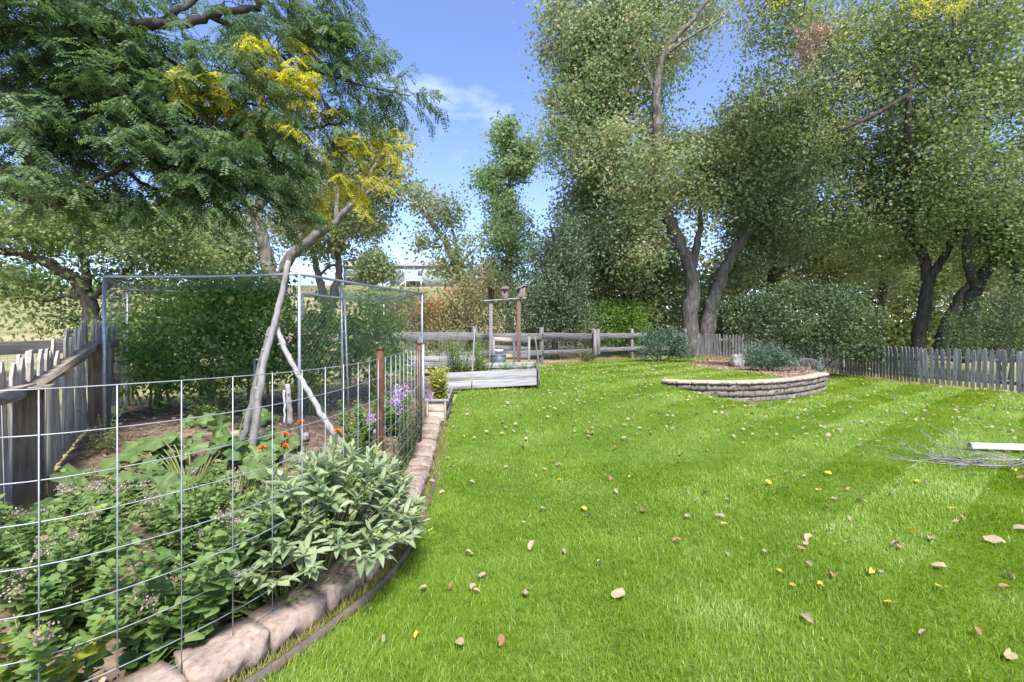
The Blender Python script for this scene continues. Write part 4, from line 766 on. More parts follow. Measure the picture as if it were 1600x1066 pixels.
def rockmesh(name, sx, sy, sz, seed, n=10, amp=.12, flat=0):
    g = np.random.default_rng(seed); V = []; F = []; m = 2 * n
    ph = g.uniform(0, 6.28, (6,)); 
    for i in range(n + 1):
        for j in range(m):
            t = math.pi * i / n; p = 2 * math.pi * j / m; d = np.array((math.sin(t) * math.cos(p), math.sin(t) * math.sin(p), math.cos(t)))
            d = np.sign(d) * np.abs(d) ** .75; k = 1 + amp * (math.sin(3 * d[0] + ph[0]) * math.sin(4 * d[1] + ph[1]) + .6 * math.sin(6 * d[2] + ph[2] + 3 * d[0])) + g.normal(0, .012)
            V.append(d * k * (sx, sy, sz))
    for i in range(n):
        for j in range(m): F.append((i * m + j, (i + 1) * m + j, (i + 1) * m + (j + 1) % m, i * m + (j + 1) % m))
    return MB().add(V, None, F).mesh(name)
def rock(name, label, px, d, s, mat, seed, cat='rock', dz=0, group=None):
    me = rockmesh(name, *s, seed); me.materials.append(mat); o = link(name, me); x, y, zz = at(px, d); o.location = (x, y, zz + s[2] * .75 + dz); tag(o, label, cat, group); return o
rock('boulder', 'pale upright boulder beside the low blue-green bush', 1153, 14.2, (.2, .16, .24), M['rock'], 3)
rock('stone', 'small round white stone in the garden soil', 432, 5.4, (.055, .05, .05), M['white'], 4)
rock('stone', 'flat tan stone lying left of the tripod poles', 374, 5.5, (.12, .08, .06), M['block'], 5)
rock('stone', 'tan stone half hidden by the tripod poles', 474, 5.9, (.07, .06, .05), M['rock'], 6)
bo = MB().add(*beam((-2.75, 5.15, Gf(-2.7, 5.1) + .02), (-1.75, 5.0, Gf(-1.7, 5.0) + .03), .1, .07, .008)).build('garden_plank', M['wood'], loc=(-2.2, 5.1, 0)); tag(bo, 'grey plank lying on the soil behind the marigolds', 'plank')

# ------------------------------------------------------------------ planters
pb = empty('planter_box', (-1.14, 7.4, Gf(-1.14, 7.0)), 'small weathered plank planter box at the end of the block edging', 'planter')
def plank(name, a, b, wd, ht, mat, parent):
    a = np.array(a, float); b = np.array(b, float); l = np.linalg.norm(b - a); me = MB().add(*beam((-l / 2, 0, 0), (l / 2, 0, 0), wd, ht, .006)).mesh(name); me.materials.append(mat); o = link(name, me, parent)
    o.matrix_local = Matrix.Translation(Vector((a + b) / 2) - parent.location) @ Vector(b - a).to_track_quat('X', 'Z').to_matrix().to_4x4(); return o
g_ = Gf(-1.14, 6.9)
for k in range(2):
    zc = g_ + .07 + .145 * k
    plank('board', (-1.27, 6.90, zc), (-1.01, 6.90, zc), .03, .142, M['rail_warm'], pb); plank('board', (-1.285, 6.88, zc), (-1.32, 8.0, zc + .05), .03, .142, M['rail'], pb); plank('board', (-.995, 6.88, zc), (-1.06, 8.0, zc + .05), .03, .142, M['rail'], pb); plank('board', (-1.30, 7.99, zc + .05), (-1.07, 7.99, zc + .05), .03, .142, M['rail'], pb)
for x in (-1.275, -1.005): plank('corner_post', (x, 6.872, g_ - .03), (x, 6.872, g_ + .30), .05, .03, M['rail_warm'], pb)
plank('rim', (-1.32, 6.885, g_ + .318), (-.96, 6.885, g_ + .318), .07, .03, M['board'], pb); plank('rim', (-1.29, 6.92, g_ + .319), (-1.32, 8.02, g_ + .369), .06, .03, M['board'], pb); plank('rim', (-.99, 6.92, g_ + .319), (-1.06, 8.02, g_ + .369), .06, .03, M['board'], pb)
slab('soil', M['soil'], pb, (0, .03, .23), (.25, 1.05, .04))
rb = empty('raised_bed', (-.42, 9.6, Gf(-.4, 9.6)), 'long pale plank raised vegetable bed at the left edge of the lawn', 'raised bed')
zb = 1.5 - 92 * 8.9 / FPX + .03
for k in range(2): plank('board', (-1.36, 8.86, zb + .085 + .17 * k), (.49, 9.12, zb + .155 + .165 * k), .035, .166, M['board'], rb)
for k in range(2): plank('board', (.505, 9.13, zb + .12 + .17 * k), (.53, 10.32, zb + .2 + .17 * k), .035, .166, M['rail'], rb)
plank('board', (-.9, 10.27, .755), (.52, 10.35, .775), .035, .12, M['board'], rb); plank('board', (-.9, 10.28, .60), (.52, 10.36, .62), .035, .12, M['rail'], rb)
plank('board', (-1.35, 8.88, zb + .17), (-1.45, 10.2, zb + .25), .035, .3, M['rail'], rb)
slab('soil', M['soil'], rb, (.0, .02, .14), (1.6, .95, .1), .14)
for pts, r, mt in (([(737, 606, 8.93), (739, 560, 8.95), (742, 514, 8.98)], .016, 'stick'), ([(843, 602, 9.1), (841, 565, 9.12), (836, 527, 9.15)], .016, 'wood')):
    MB().add(*tube(smooth_line([W(*p) for p in pts], 3), r, 6)).build('stake', M[mt], rb, smooth=True)
rb2 = empty('raised_bed', (-1.9, 11.4, Gf(-1.9, 11.4)), 'low plank bed behind the long raised bed near the rail fence', 'raised bed')
plank('board', (-2.6, 11.1, .86), (-.75, 11.5, .86), .035, .13, M['board'], rb2); plank('board', (-2.6, 11.1, .7), (-.75, 11.5, .7), .035, .16, M['rail'], rb2); plank('board', (-.75, 11.5, .76), (-.95, 12.5, .76), .035, .28, M['rail'], rb2); slab('soil', M['soil'], rb2, (.15, .5, .2), (1.7, .8, .1), .2)
# wire cage in the bed
def wire_cage(label, c, r, h, n=14, rows=9):
    root = empty('wire_cage', c, label, 'wire cage', 'wire cages'); mb = MB(); a = np.linspace(0, 2 * np.pi, 25)
    for k in range(rows): MB().add(*tube(np.stack([c[0] + r * np.cos(a), c[1] + r * np.sin(a), np.full(25, c[2] + h * k / (rows - 1))], -1), .0022, 4)).build('ring', M['darkwire'], root)
    for k in range(n): b = 2 * np.pi * k / n; MB().add(*tube([(c[0] + r * math.cos(b), c[1] + r * math.sin(b), c[2]), (c[0] + r * math.cos(b), c[1] + r * math.sin(b), c[2] + h)], .0022, 4)).build('upright', M['darkwire'], root)
x, y = -1.28, 9.75; wire_cage('round wire plant cage standing in the left of the raised bed', (x, y, .55), .28, 1.0)
# compost bin, can, bowl
cb = empty('compost_bin', (-.2, 13.15, Gf(-.2, 13.15)), 'slatted plank compost bin below the birdhouses', 'bin'); g_ = Gf(-.2, 13.1)
for (x, y) in ((-.52, 12.85), (.06, 12.95), (.5, 13.35)): plank('post', (x, y, g_ - .05), (x, y, g_ + .96), .07, .07, M['wood'], cb)
for k in range(4):
    plank('slat', (-.5, 12.89, g_ + .2 + .23 * k), (.05, 12.99, g_ + .18 + .23 * k), .025, .11, M['rail_warm'] if k % 2 else M['rail'], cb); plank('slat', (.08, 12.99, g_ + .15 + .23 * k), (.49, 13.39, g_ + .15 + .23 * k), .025, .11, M['rail'], cb)
def lathe(prof, k=18):
    V = []; F = []
    for r, z_ in prof:
        for j in range(k): V.append((r * math.cos(2 * math.pi * j / k), r * math.sin(2 * math.pi * j / k), z_))
    for i in range(len(prof) - 1):
        for j in range(k): F.append((i * k + j, i * k + (j + 1) % k, (i + 1) * k + (j + 1) % k, (i + 1) * k + j))
    return np.array(V), None, F
cx, cy, cz = at(779, 12.45); can = empty('metal_can', (cx, cy, cz), 'dull grey-blue metal can in front of the compost bin', 'can')
for nm, pr in (('body', [(0, .0), (.16, 0), (.185, .02), (.2, .25), (.205, .44), (.19, .445)]), ('lid', [(.212, .435), (.215, .46), (.19, .475), (.06, .5), (0, .502)])):
    me = MB().add(*lathe(pr)).mesh(nm, smooth=True); me.materials.append(M['can']); link(nm, me, can)
me = MB().add(*lathe([(0, .0), (.07, .0), (.11, .05), (.135, .1), (.125, .1), (.1, .06), (0, .03)])).mesh('bowl', smooth=True); me.materials.append(M['white']); o = link('bowl', me); o.location = (cx, cy, cz + .503); tag(o, 'white bowl resting on top of the grey can', 'bowl')
# birdhouse arbor
ab = empty('birdhouse_stand', (-.2, 12.6, Gf(-.2, 12.6)), 'two tall brown posts with a crossboard carrying birdhouses', 'stand'); g_ = Gf(-.2, 12.6)
plank('post', (-.58, 12.55, g_ - .1), (-.58, 12.55, 2.36), .1, .1, M['wood'], ab); plank('post', (.18, 12.45, g_ - .1), (.19, 12.45, 2.40), .1, .1, M['brownwood'], ab); plank('crossboard', (-.76, 12.55, 2.375), (.40, 12.42, 2.45), .16, .03, M['board'], ab)
def birdhouse(label, px, d, zz, wd, ht, mat, rz, slope):
    x = (px - HX) / FPX * d; root = empty('birdhouse', (x, d, zz), label, 'birdhouse', 'birdhouses on the crossboard', rz)
    slab('body', M[mat], root, (0, 0, ht / 2), (wd, wd * .9, ht), 0, .004)
    r_ = slab('roof', M[mat], root, (0, -.02, ht + .03), (wd * 1.25, wd * 1.35, .025), 0, .003); r_.rotation_euler = (R(slope), 0, 0)
    me = MB().add(*tube([(0, -wd * .455, ht * .6), (0, -wd * .452 - .004, ht * .6)], wd * .17, 14)).mesh('entrance_hole'); me.materials.append(M['black']); link('entrance_hole', me, root)
    slab('back_board', M[mat], root, (0, wd * .48, ht * .62), (wd * .8, .02, ht * 1.45), 0, .003)
birdhouse('middle birdhouse with a round entrance hole facing the lawn', 789, 12.47, 2.44, .17, .26, 'birdwood', 0, 18)
birdhouse('leftmost dark birdhouse above the grey post', 768, 12.52, 2.405, .14, .28, 'brownwood', 1.2, 30)
birdhouse('rightmost birdhouse turned sideways above the brown post', 814, 12.42, 2.465, .18, .26, 'birdwood', -1.0, 25)

# ------------------------------------------------------------------ wire dome with green stakes
dx, dy, dz_ = at(1262, 12.7, .02); dome = empty('wire_dome', (dx, dy, dz_), 'low chicken-wire dome with green stakes behind the stone wall', 'wire dome')
mb = MB(); rx, ry, rh = .42, .35, .34
for k in range(26):
    b = k / 26 * math.pi; a = np.linspace(0, math.pi, 13); mb.add(*tube(np.stack([dx + rx * np.cos(a) * math.cos(b) , dy + ry * np.cos(a) * math.sin(b), dz_ + rh * np.sin(a)], -1), .0022, 3))
for k in range(8):
    t = k / 8 * math.pi / 2; a = np.linspace(0, 2 * math.pi, 28); mb.add(*tube(np.stack([dx + rx * math.cos(t) * np.cos(a), dy + ry * math.cos(t) * np.sin(a), np.full(28, dz_ + rh * math.sin(t))], -1), .0022, 3))
o = mb.build('netting', M['darkwire'], dome); o['kind'] = 'stuff'
for px_ in (1243, 1281): x, y, zz = at(px_, 12.35); MB().add(*tube([(x, y, zz - .05), (x + .005, y, zz + .48)], .011, 8)).build('stake', M['greenstake'], dome, smooth=True)

# ------------------------------------------------------------------ pipe and fallen branch on the lawn
a = np.array(at(1515, 5.62, .075)); b = np.array(at(1668, 5.45, .075)); mb = MB().add(*beam((-.55, 0, 0), (.55, 0, 0), .085, .06, .008)); me = mb.mesh('downspout_pipe'); me.materials.append(M['white']); o = link('downspout_pipe', me)
l = np.linalg.norm(b - a); o.scale = (l / 1.1, 1, 1); o.matrix_world = Matrix.Translation(Vector((a + b) / 2)) @ Vector(b - a).to_track_quat('X', 'Z').to_matrix().to_4x4() @ Matrix.Diagonal((l / 1.1, 1, 1, 1)); tag(o, 'white downspout pipe lying on the lawn at the right edge', 'pipe')
g = np.random.default_rng(91); mb = MB()
def twig(p, d, L, r, depth):
    n = 6; P = [np.array(p)]
    for i in range(n):
        d = unit(d + g.normal(0, .16, 3) * (1, 1, .4)); q = P[-1] + d * L / n; gz = Gf(q[0], q[1]) + .02; q[2] = max(q[2] - .012, gz + .02); P.append(q)
    mb.add(*tube(np.array(P), np.linspace(r, r * .5, n + 1), 5))
    if depth:
        for k in range(9 if depth == 2 else 4):
            i = g.integers(1, n); twig(P[i], unit(d + g.normal(0, .55, 3) * (1, 1, .5) + (0, 0, .12)), L * g.uniform(.35, .7), r * .55, depth - 1)
p0 = np.array(at(1640, 4.75, .1)); twig(p0, unit(np.array((-1, .12, .02))), 1.0, .012, 2); twig(p0 + (0, .05, .02), unit(np.array((-1, -.12, .05))), 0.85, .009, 2); twig(p0 + (0, -.1, 0), unit(np.array((-1, -.3, .0))), .7, .006, 1)
o = mb.build('fallen_branch', M['wood'], loc=tuple(p0)); tag(o, 'bare grey twiggy branch lying on the lawn near the white pipe', 'branch')
# dead leaves caught in the crown, yellow leaves at the top
tree_mass('dead_leaf_cluster', 'pinkish-brown dead leaf cluster hanging in the upper right crown', [(1272, 52, 14.2, 26, 26, .3, 14), (1258, 80, 14.2, 12, 20, .2, 8)], 'lf_dead', (.11, .5), 900, .12, 93, 'dead leaves')
tree_mass('yellow_leaf_spray', 'yellow autumn leaves at the top right of the picture', [(1440, 4, 13, 40, 12, .4, 14), (1500, 10, 13, 40, 12, .4, 12), (1220, 0, 13, 14, 6, .3, 4)], 'lf_locust_y', (.07, .5), 700, .12, 94, 'leaves')

# ------------------------------------------------------------------ garden plants
def big_leaf(name, outline, mat, curl=.12, fold=.15, n=7):
    """leaf blade, unit length along x, with midrib fold"""
    V = []; F = []
    for i in range(n):
        t = i / (n - 1); wd = outline(t); zc = -curl * t * t + .02
        V += [(t, -wd, zc + fold * wd * 1.2), (t, 0, zc), (t, wd, zc + fold * wd * 1.2)]
    for i in range(n - 1):
        a = i * 3; F += [(a, a + 3, a + 4, a + 1), (a + 1, a + 4, a + 5, a + 2)]
    me = MB().add(V, None, F).mesh(name, smooth=True); me.materials.append(mat); return me
def place(me, name, parent, p, f, n, sc):
    f = Vector(f).normalized(); s = Vector(n).cross(f).normalized(); n = f.cross(s); o = link(name, me, parent)
    m = Matrix((f, s, n)).transposed().to_4x4(); o.matrix_local = Matrix.Translation(Vector(p) - parent.location) @ m @ Matrix.Diagonal((sc[0], sc[1], sc[2], 1)); return o
def herb(name, label, xy, stems, h, spread, leafL, asp, mt, flower=None, seed=1, cap=0, gap=.045, group=None, lean=(0, 0), meshes=None, stemmat='stem', fl_n=30, fl_r=.02, bare=.15):
    g = np.random.default_rng(seed); x, y = xy; z0 = Gf(x, y); root = empty(name, (x, y, z0), label, 'plant', group); mb = MB(); C, F, N, L = [], [], [], []; FC = []
    for i in range(stems):
        a = g.uniform(0, 6.28); rr = spread * math.sqrt(g.uniform(0, 1)); b = np.array((x + .35 * rr * math.cos(a), y + .35 * rr * math.sin(a), 0)); b[2] = Gf(b[0], b[1]) - .02
        hh = h * g.uniform(.6, 1.1); e_ = np.array((x + rr * math.cos(a) + lean[0] * hh, y + rr * math.sin(a) + lean[1] * hh, b[2] + hh)); m_ = (b + e_) / 2 + np.array((0, 0, .12 * hh)) - .15 * np.array((e_[0] - b[0], e_[1] - b[1], 0))
        P = smooth_line([b, m_, e_], 5); mb.add(*tube(P, np.linspace(.004, .002, len(P)), 4)); T = along(P, [0])[2]
        for k, s_ in enumerate(np.arange(T * bare, T, gap * g.uniform(.85, 1.15))):
            p, t, _ = along(P, [s_]); p = p[0]; t = t[0]; ph = k * 1.57 + a
            for q in (0, math.pi):
                d = np.array((math.cos(ph + q), math.sin(ph + q), 0)); f = unit(d + t * .35 + g.normal(0, .25, 3)); C.append(p); F.append(f); N.append(unit(np.array((0, 0, 1)) * .9 - .3 * d + g.normal(0, .25, 3) - .2 * f)); L.append(leafL * g.uniform(.6, 1.15) * (1.1 - .45 * s_ / T))
        if flower and g.uniform() < .22: FC.append(e_)
    mb.build('stem', M[stemmat], root)['kind'] = 'stuff'
    C, F, N, L = map(np.array, (C, F, N, L)); n = len(C); sc = L / np.linalg.norm(C - np.array((0, 0, CAM_H)), axis=1); order = np.argsort(-sc * g.uniform(.6, 1.4, n)); big = order[:cap]; rest = order[cap:]
    for q, i in enumerate(big): place(meshes[q % len(meshes)], 'leaf', root, C[i], F[i], N[i], (L[i], L[i] * asp * 2, L[i]))
    if len(rest): MB().add(*leaves(C[rest], F[rest], N[rest], L[rest], L[rest] * asp, OVAL)).build('foliage', M[mt], root)['kind'] = 'stuff'
    for c in FC:
        k = fl_n; cc = c + g.normal(0, fl_r, (k, 3)) * (1, 1, .7); MB().add(*leaves(cc, rdir(k, .6, g), rdir(k, 0, g), fl_r * .55, fl_r * .4)).build('flower_head', M[flower], root)['kind'] = 'stuff'
    return root
oval = lambda t: .5 * (math.sin(math.pi * min(1, t * 1.02) ** .75) * .96 + .01)
lance = lambda t: .5 * (math.sin(math.pi * t ** .85) ** .8 if 0 < t < 1 else .02)
mint_lf = [big_leaf('leaf', oval, M['lf_mint'], .12 + .1 * k, .2) for k in range(3)] + [big_leaf('leaf', oval, M['lf_mint'], .3, .1)]
GR = 'pink-headed herbs tangled through the wire panel'
H = [('bottom-left herb with bare brown stems and yellowing leaves', (-1.78, 1.72), 16, .52, .34, 120), ('leafy herb with pink-brown flower heads just above the first block', (-1.52, 2.02), 22, .6, .30, 240), ('herb with faded flower heads left of the sage', (-1.45, 2.45), 22, .6, .3, 160),
     ('herb growing behind the wire at the left edge', (-2.2, 2.25), 24, .62, .38, 120), ('herb patch between the squash and the wire panel', (-2.05, 2.95), 26, .55, .42, 60), ('herb patch below the near post of the left fence', (-2.85, 2.75), 24, .5, .42, 30), ('herb patch at the foot of the left fence behind the post', (-3.2, 3.6), 20, .4, .4, 0), ('herb with dry heads directly behind the sage', (-1.55, 3.15), 20, .62, .3, 40)]
for i, (lb, xy, ns_, h, sp, cap) in enumerate(H):
    herb('oregano_plant', lb, xy, int(ns_ * (1.7 if i else 1)), h, sp, .066, .74, 'lf_mint', 'fl_pink', 200 + i, cap, .031, GR, (.15, -.1) if i < 3 else (0, 0), mint_lf if i else [mint_lf[0], big_leaf('leaf', oval, M['lf_yg'], .2, .15)], 'drystem' if i == 0 else 'stem', 60, .021, .3 if i == 0 else .1)
herb('thyme_plant', 'fine-leaved low green herb spilling over the second block', (-1.22, 2.42), 60, .22, .26, .016, .5, 'lf_bright', None, 230, 0, .012)
herb('thyme_plant', 'fine-leaved low green herb under the sage leaves', (-1.02, 2.62), 40, .18, .2, .016, .5, 'lf_bright', None, 231, 0, .012)
def sage():
    g = np.random.default_rng(240); x, y = -1.16, 2.76; root = empty('sage_plant', (x, y, Gf(x, y)), 'large grey-green sage bush spilling over the blocks onto the lawn', 'plant'); mb = MB()
    ms = [big_leaf('leaf', lance, M['lf_sage'], c, f) for c, f in ((.1, .25), (.28, .2), (.5, .15), (.02, .3))]; LL = []
    for i in range(190):
        a = g.uniform(0, 6.28); u = math.sqrt(g.uniform(0, 1)); e_ = np.array((x + .54 * u * math.cos(a) + .08, y + .66 * u * math.sin(a), 0)); e_[2] = Gf(e_[0], e_[1]) + .12 + (.68 - .44 * u ** 2) * g.uniform(.6, 1.08)
        b = np.array((x + .12 * u * math.cos(a), y + .12 * u * math.sin(a), Gf(x, y))); P = smooth_line([b, (b + e_) / 2 + np.array((0, 0, .06)), e_], 4); mb.add(*tube(P, np.linspace(.006, .003, len(P)), 4))
        t = unit(e_ - P[-3]); k = g.integers(8, 13)
        for q in range(k):
            ph = q * 2.4 + a; lvl = q / k; p = e_ - t * lvl * .11; d = np.array((math.cos(ph), math.sin(ph), 0)); f = unit(d * (.4 + .8 * lvl) + t * (1.0 - .75 * lvl) + g.normal(0, .15, 3) - np.array((0, 0, .25 * lvl))); LL.append((p, f, unit(np.array((0, 0, 1.0)) - .2 * d + g.normal(0, .2, 3)), (.065 + .065 * lvl) * g.uniform(.75, 1.2)))
        if g.uniform() < .16:
            cc = e_ + t * g.uniform(.0, .09, (16, 1)) + g.normal(0, .008, (16, 3)); MB().add(*leaves(cc, rdir(16, .5, g), rdir(16, 0, g), .016, .011)).build('flower_spike', M['fl_yellowgreen'], root)['kind'] = 'stuff'
    mb.build('stem', M['stem'], root)['kind'] = 'stuff'
    sc = np.array([-l[3] / np.linalg.norm(l[0] - np.array((0, 0, 1.5))) * g.uniform(.6, 1.4) for l in LL]); order = np.argsort(sc)
    for q, i in enumerate(order[:295]): p, f, n_, L = LL[i]; place(ms[q % 4], 'leaf', root, p, f, n_, (L, L * .34 * 1.0, L))
    r = order[295:]; MB().add(*leaves(np.array([LL[i][0] for i in r]), np.array([LL[i][1] for i in r]), np.array([LL[i][2] for i in r]), np.array([LL[i][3] for i in r]), np.array([LL[i][3] for i in r]) * .34, OVAL)).build('foliage', M['lf_sage'], root)['kind'] = 'stuff'
sage()
def squash(label, c, n, seed, R_=.5, big=.3):
    g = np.random.default_rng(seed); root = empty('squash_plant', (*c, Gf(*c)), label, 'plant', 'squash plants'); mb = MB(); ms = []
    for k in range(3):
        V = [(0, 0, 0)]; F = []; m_ = 20
        for ring, rr in ((0, .5), (1, 1.0)):
            for j in range(m_):
                a = 2 * math.pi * j / m_; lob = 1 + .14 * math.cos(5 * a) + .04 * g.normal(); r = .5 * rr * (lob if ring else 1); notch = 1 - (.55 if ring else .2) * math.exp(-((a - math.pi) / .4) ** 2)
                V.append((r * notch * math.cos(a) + .18, r * notch * math.sin(a), (.05 * math.cos(5 * a) - .10 * ring + .05 * g.normal() * ring - .06 * abs(math.sin(a)) * ring)))
        for j in range(m_): F.append((0, 1 + j, 1 + (j + 1) % m_))
        Q = [(1 + j, 1 + m_ + j, 1 + m_ + (j + 1) % m_, 1 + (j + 1) % m_) for j in range(m_)]
        me = MB().add(V, F, Q).mesh('leaf', smooth=True); me.materials.append(M['lf_squash']); ms.append(me)
    for i in range(n):
        a = g.uniform(0, 6.28); u = math.sqrt(g.uniform(.02, 1)); x = c[0] + R_ * u * math.cos(a) * 1.2; y = c[1] + R_ * u * math.sin(a); zz = Gf(x, y) + g.uniform(.16, .42) * (1.15 - .5 * u)
        d = unit(np.array((math.cos(a), math.sin(a), -.1)) + g.normal(0, .3, 3)); nrm = unit(np.array((0, -.4, 1.0)) + g.normal(0, .38, 3)); s_ = big * g.uniform(.6, 1.15)
        place(ms[i % 3], 'leaf', root, (x, y, zz), d, nrm, (s_, s_, s_)); b = np.array((c[0] + .2 * (x - c[0]), c[1] + .2 * (y - c[1]), Gf(*c))); mb.add(*tube(smooth_line([b, ((b[0] + x) / 2, (b[1] + y) / 2, zz * .7 + b[2] * .3), (x, y, zz)], 3), .007, 5))
    mb.build('leaf_stalk', M['stem'], root)['kind'] = 'stuff'
squash('broad-leaved squash plant sprawling in the middle of the garden', (-3.0, 4.25), 48, 250, .68, .27)
squash('squash plant nearer the left fence', (-3.25, 3.35), 30, 251, .5, .24)
squash('small squash plant behind the big one near the tripod', (-3.15, 5.2), 22, 252, .45, .24)
squash('squash leaves between the herbs and the tripod', (-2.25, 3.7), 26, 253, .45, .22)
def marigold(label, px, py, d, seed):
    g = np.random.default_rng(seed); p = W(px, py, d); z0 = Gf(p[0], p[1]); root = empty('marigold', (p[0], p[1], z0), label, 'flower', 'orange marigolds'); mb = MB(); mb.add(*tube([(p[0], p[1], z0), (p[0] + .01, p[1], (z0 + p[2]) / 2), tuple(p)], .004, 5)); mb.build('stem', M['stem'], root)
    n = 46; a = g.uniform(0, 6.28, n); el = g.uniform(.1, 1.3, n); F = np.stack([np.cos(a) * np.cos(el), np.sin(a) * np.cos(el), np.sin(el) * .8], -1); MB().add(*leaves(p + F * .006, F, rdir(n, 1, g), g.uniform(.022, .036, n), .02, OVAL)).build('bloom', M['fl_orange'], root)['kind'] = 'stuff'
    k = 40; C = np.column_stack([p[0] + g.normal(0, .05, k), p[1] + g.normal(0, .05, k), g.uniform(z0, p[2] - .02, k)]); MB().add(*leaves(C, rdir(k, .1, g), rdir(k, .8, g), .06, .018)).build('foliage', M['lf_lilac'], root)['kind'] = 'stuff'
for i, (px_, py_, d_, lb) in enumerate([(470, 660, 4.5, 'marigold bloom highest of the group, near the plank'), (446, 680, 4.4, 'marigold bloom just right of the tallest pole'), (446, 698, 4.2, 'lower marigold bloom below the others'), (410, 701, 4.2, 'marigold bloom nearest the tripod base'), (527, 675, 4.3, 'rightmost marigold bloom beside the slanting pole')]): marigold(lb, px_, py_, d_, 260 + i)
def phlox(label, px, d, h, seed, heads):
    r_ = herb('phlox_plant', label, ((px - HX) / FPX * d, d), 16, h, .24, .075, .3, 'lf_lilac', None, seed, 0, .04, 'purple phlox along the wire panel'); g = np.random.default_rng(seed); x, y = r_.location[:2]
    for k in range(heads):
        c = np.array((x + g.normal(0, .13), y + g.normal(0, .14), r_.location[2] + h * g.uniform(.8, 1.12))); n = 60; MB().add(*leaves(c + g.normal(0, .03, (n, 3)), rdir(n, .4, g), rdir(n, .8, g), .024, .02, OVAL)).build('flower_head', M['fl_purple'], r_)['kind'] = 'stuff'
phlox('purple phlox left of the nearer rusty post', 570, 4.5, .62, 270, 2); phlox('purple phlox between the two rusty posts', 630, 4.95, .78, 271, 4); phlox('purple phlox close to the far rusty post', 640, 5.5, .72, 272, 3)
herb('basil_plant', 'bright green basil behind the nearer rusty post', (-1.85, 5.5), 40, .62, .4, .085, .6, 'lf_basil', None, 280, 0, .035); herb('basil_plant', 'bright green basil left of the far rusty post', (-1.62, 6.3), 40, .62, .36, .085, .6, 'lf_basil', None, 281, 0, .035)
herb('parsley_plant', 'low yellow-green herb at the foot of the nearer rusty post', (-1.12, 4.2), 26, .34, .2, .045, .55, 'lf_basil', None, 282, 0, .025)
herb('pepper_plant', 'small leafy plant right of the slanting pole', (-1.7, 4.7), 14, .4, .22, .06, .5, 'lf_tomato', None, 283, 0, .035)
herb('low_weed', 'low dark weeds in front of the pen', (-3.9, 6.0), 26, .32, .45, .06, .5, 'lf_tomato', None, 284, 0, .035)
herb('low_weed', 'straggly weeds beside the far post of the left fence', (-4.4, 4.9), 16, .4, .35, .06, .3, 'lf_elm', None, 285, 0, .05)
herb('amaranth_plant', 'yellow-green plant growing in the small planter box', (-1.15, 7.2), 30, .6, .2, .11, .35, 'fl_yellowgreen', None, 286, 0, .03); 
tz = bpy.data.objects['amaranth_plant']; tz.location.z += .2
for i, (x, y, h, mt, lb) in enumerate([(-1.0, 9.5, .55, 'lf_basil', 'bright leafy plant at the left of the raised bed'), (-.55, 9.6, .4, 'lf_bright', 'leafy plant in the middle of the raised bed'), (-.1, 9.7, .28, 'lf_tomato', 'low dark plant right of centre in the raised bed'), (.3, 9.8, .26, 'lf_tomato', 'low dark plant at the right end of the raised bed'), (-1.25, 9.75, .9, 'lf_bright', 'tall plant inside the round wire cage'), (-.75, 10.0, .75, 'lf_basil', 'tall pale plant at the back of the raised bed')]):
    herb('bed_plant', lb, (x, y), 18, h, .28, .075, .5, mt, None, 290 + i, 0, .045, 'plants in the raised bed'); 
for o in list(COL.objects):
    if o.name.startswith('bed_plant'): o.location.z += .2
for i, (x, y, h, lb) in enumerate([(-2.0, 11.6, .8, 'leafy plant in the low bed left of the compost bin'), (-1.2, 11.8, .7, 'leafy plant beside the compost bin post'), (-2.6, 11.6, .6, 'plant at the left end of the low back bed')]): herb('bed_plant', lb, (x, y), 16, h, .35, .085, .5, ('lf_bright', 'lf_elm', 'lf_tomato')[i], None, 300 + i, 0, .05)
TM = [('leftmost tomato plant in the pen, by the left corner post', 245, 6.9, [(245, 560, 6.9, 40, 45, .5, 40), (250, 500, 6.9, 26, 30, .4, 16)]), ('tall tomato plant under the front rail of the pen', 325, 6.5, [(315, 520, 6.5, 50, 60, .5, 60), (340, 460, 6.5, 45, 36, .4, 30), (310, 590, 6.5, 50, 30, .5, 26)]), ('tall tomato plant behind the tripod poles', 400, 6.9, [(395, 500, 6.9, 50, 60, .5, 60), (400, 570, 6.9, 45, 40, .5, 36), (420, 455, 7, 30, 26, .3, 12)]),
      ('tomato plant right of the tripod poles', 495, 7.2, [(492, 530, 7.2, 36, 50, .4, 46), (480, 590, 7.2, 30, 26, .4, 16)]), ('rightmost tomato plant in the pen, behind the gate post', 590, 8.4, [(580, 520, 8.4, 45, 44, .6, 60), (600, 570, 8.2, 40, 30, .5, 34), (545, 560, 8.3, 20, 36, .4, 16)]), ('tomato plant in the far left corner of the pen', 200, 7.2, [(195, 530, 7.3, 24, 30, .4, 16)])]
for i, (lb, px_, d_, bl) in enumerate(TM):
    t_ = shrub('tomato_plant', lb, px_, d_, bl, 'lf_tomato', (.07, .5), 62 * sum(b[6] for b in bl) // 2, .15, 310 + i, 6, M['stem'], 'plant', 'tomato plants in the pen'); g = np.random.default_rng(330 + i)
    for k in range(9):
        b = bl[g.integers(0, len(bl))]; p = W(b[0] + g.uniform(-.7, .7) * b[3], b[1] + g.uniform(-.3, .8) * b[4], b[2] - b[5] * .75); me = bpy.data.meshes.get('tomato') or None
        if me is None: me = rockmesh('tomato', .036, .036, .031, 9, 6, .02); me.materials.append(M['tomato']); me.polygons.foreach_set('use_smooth', [True] * len(me.polygons))
        o = link('tomato', me, t_); o.location = Vector(p) - t_.location; o.scale = [g.uniform(.7, 1.2)] * 3

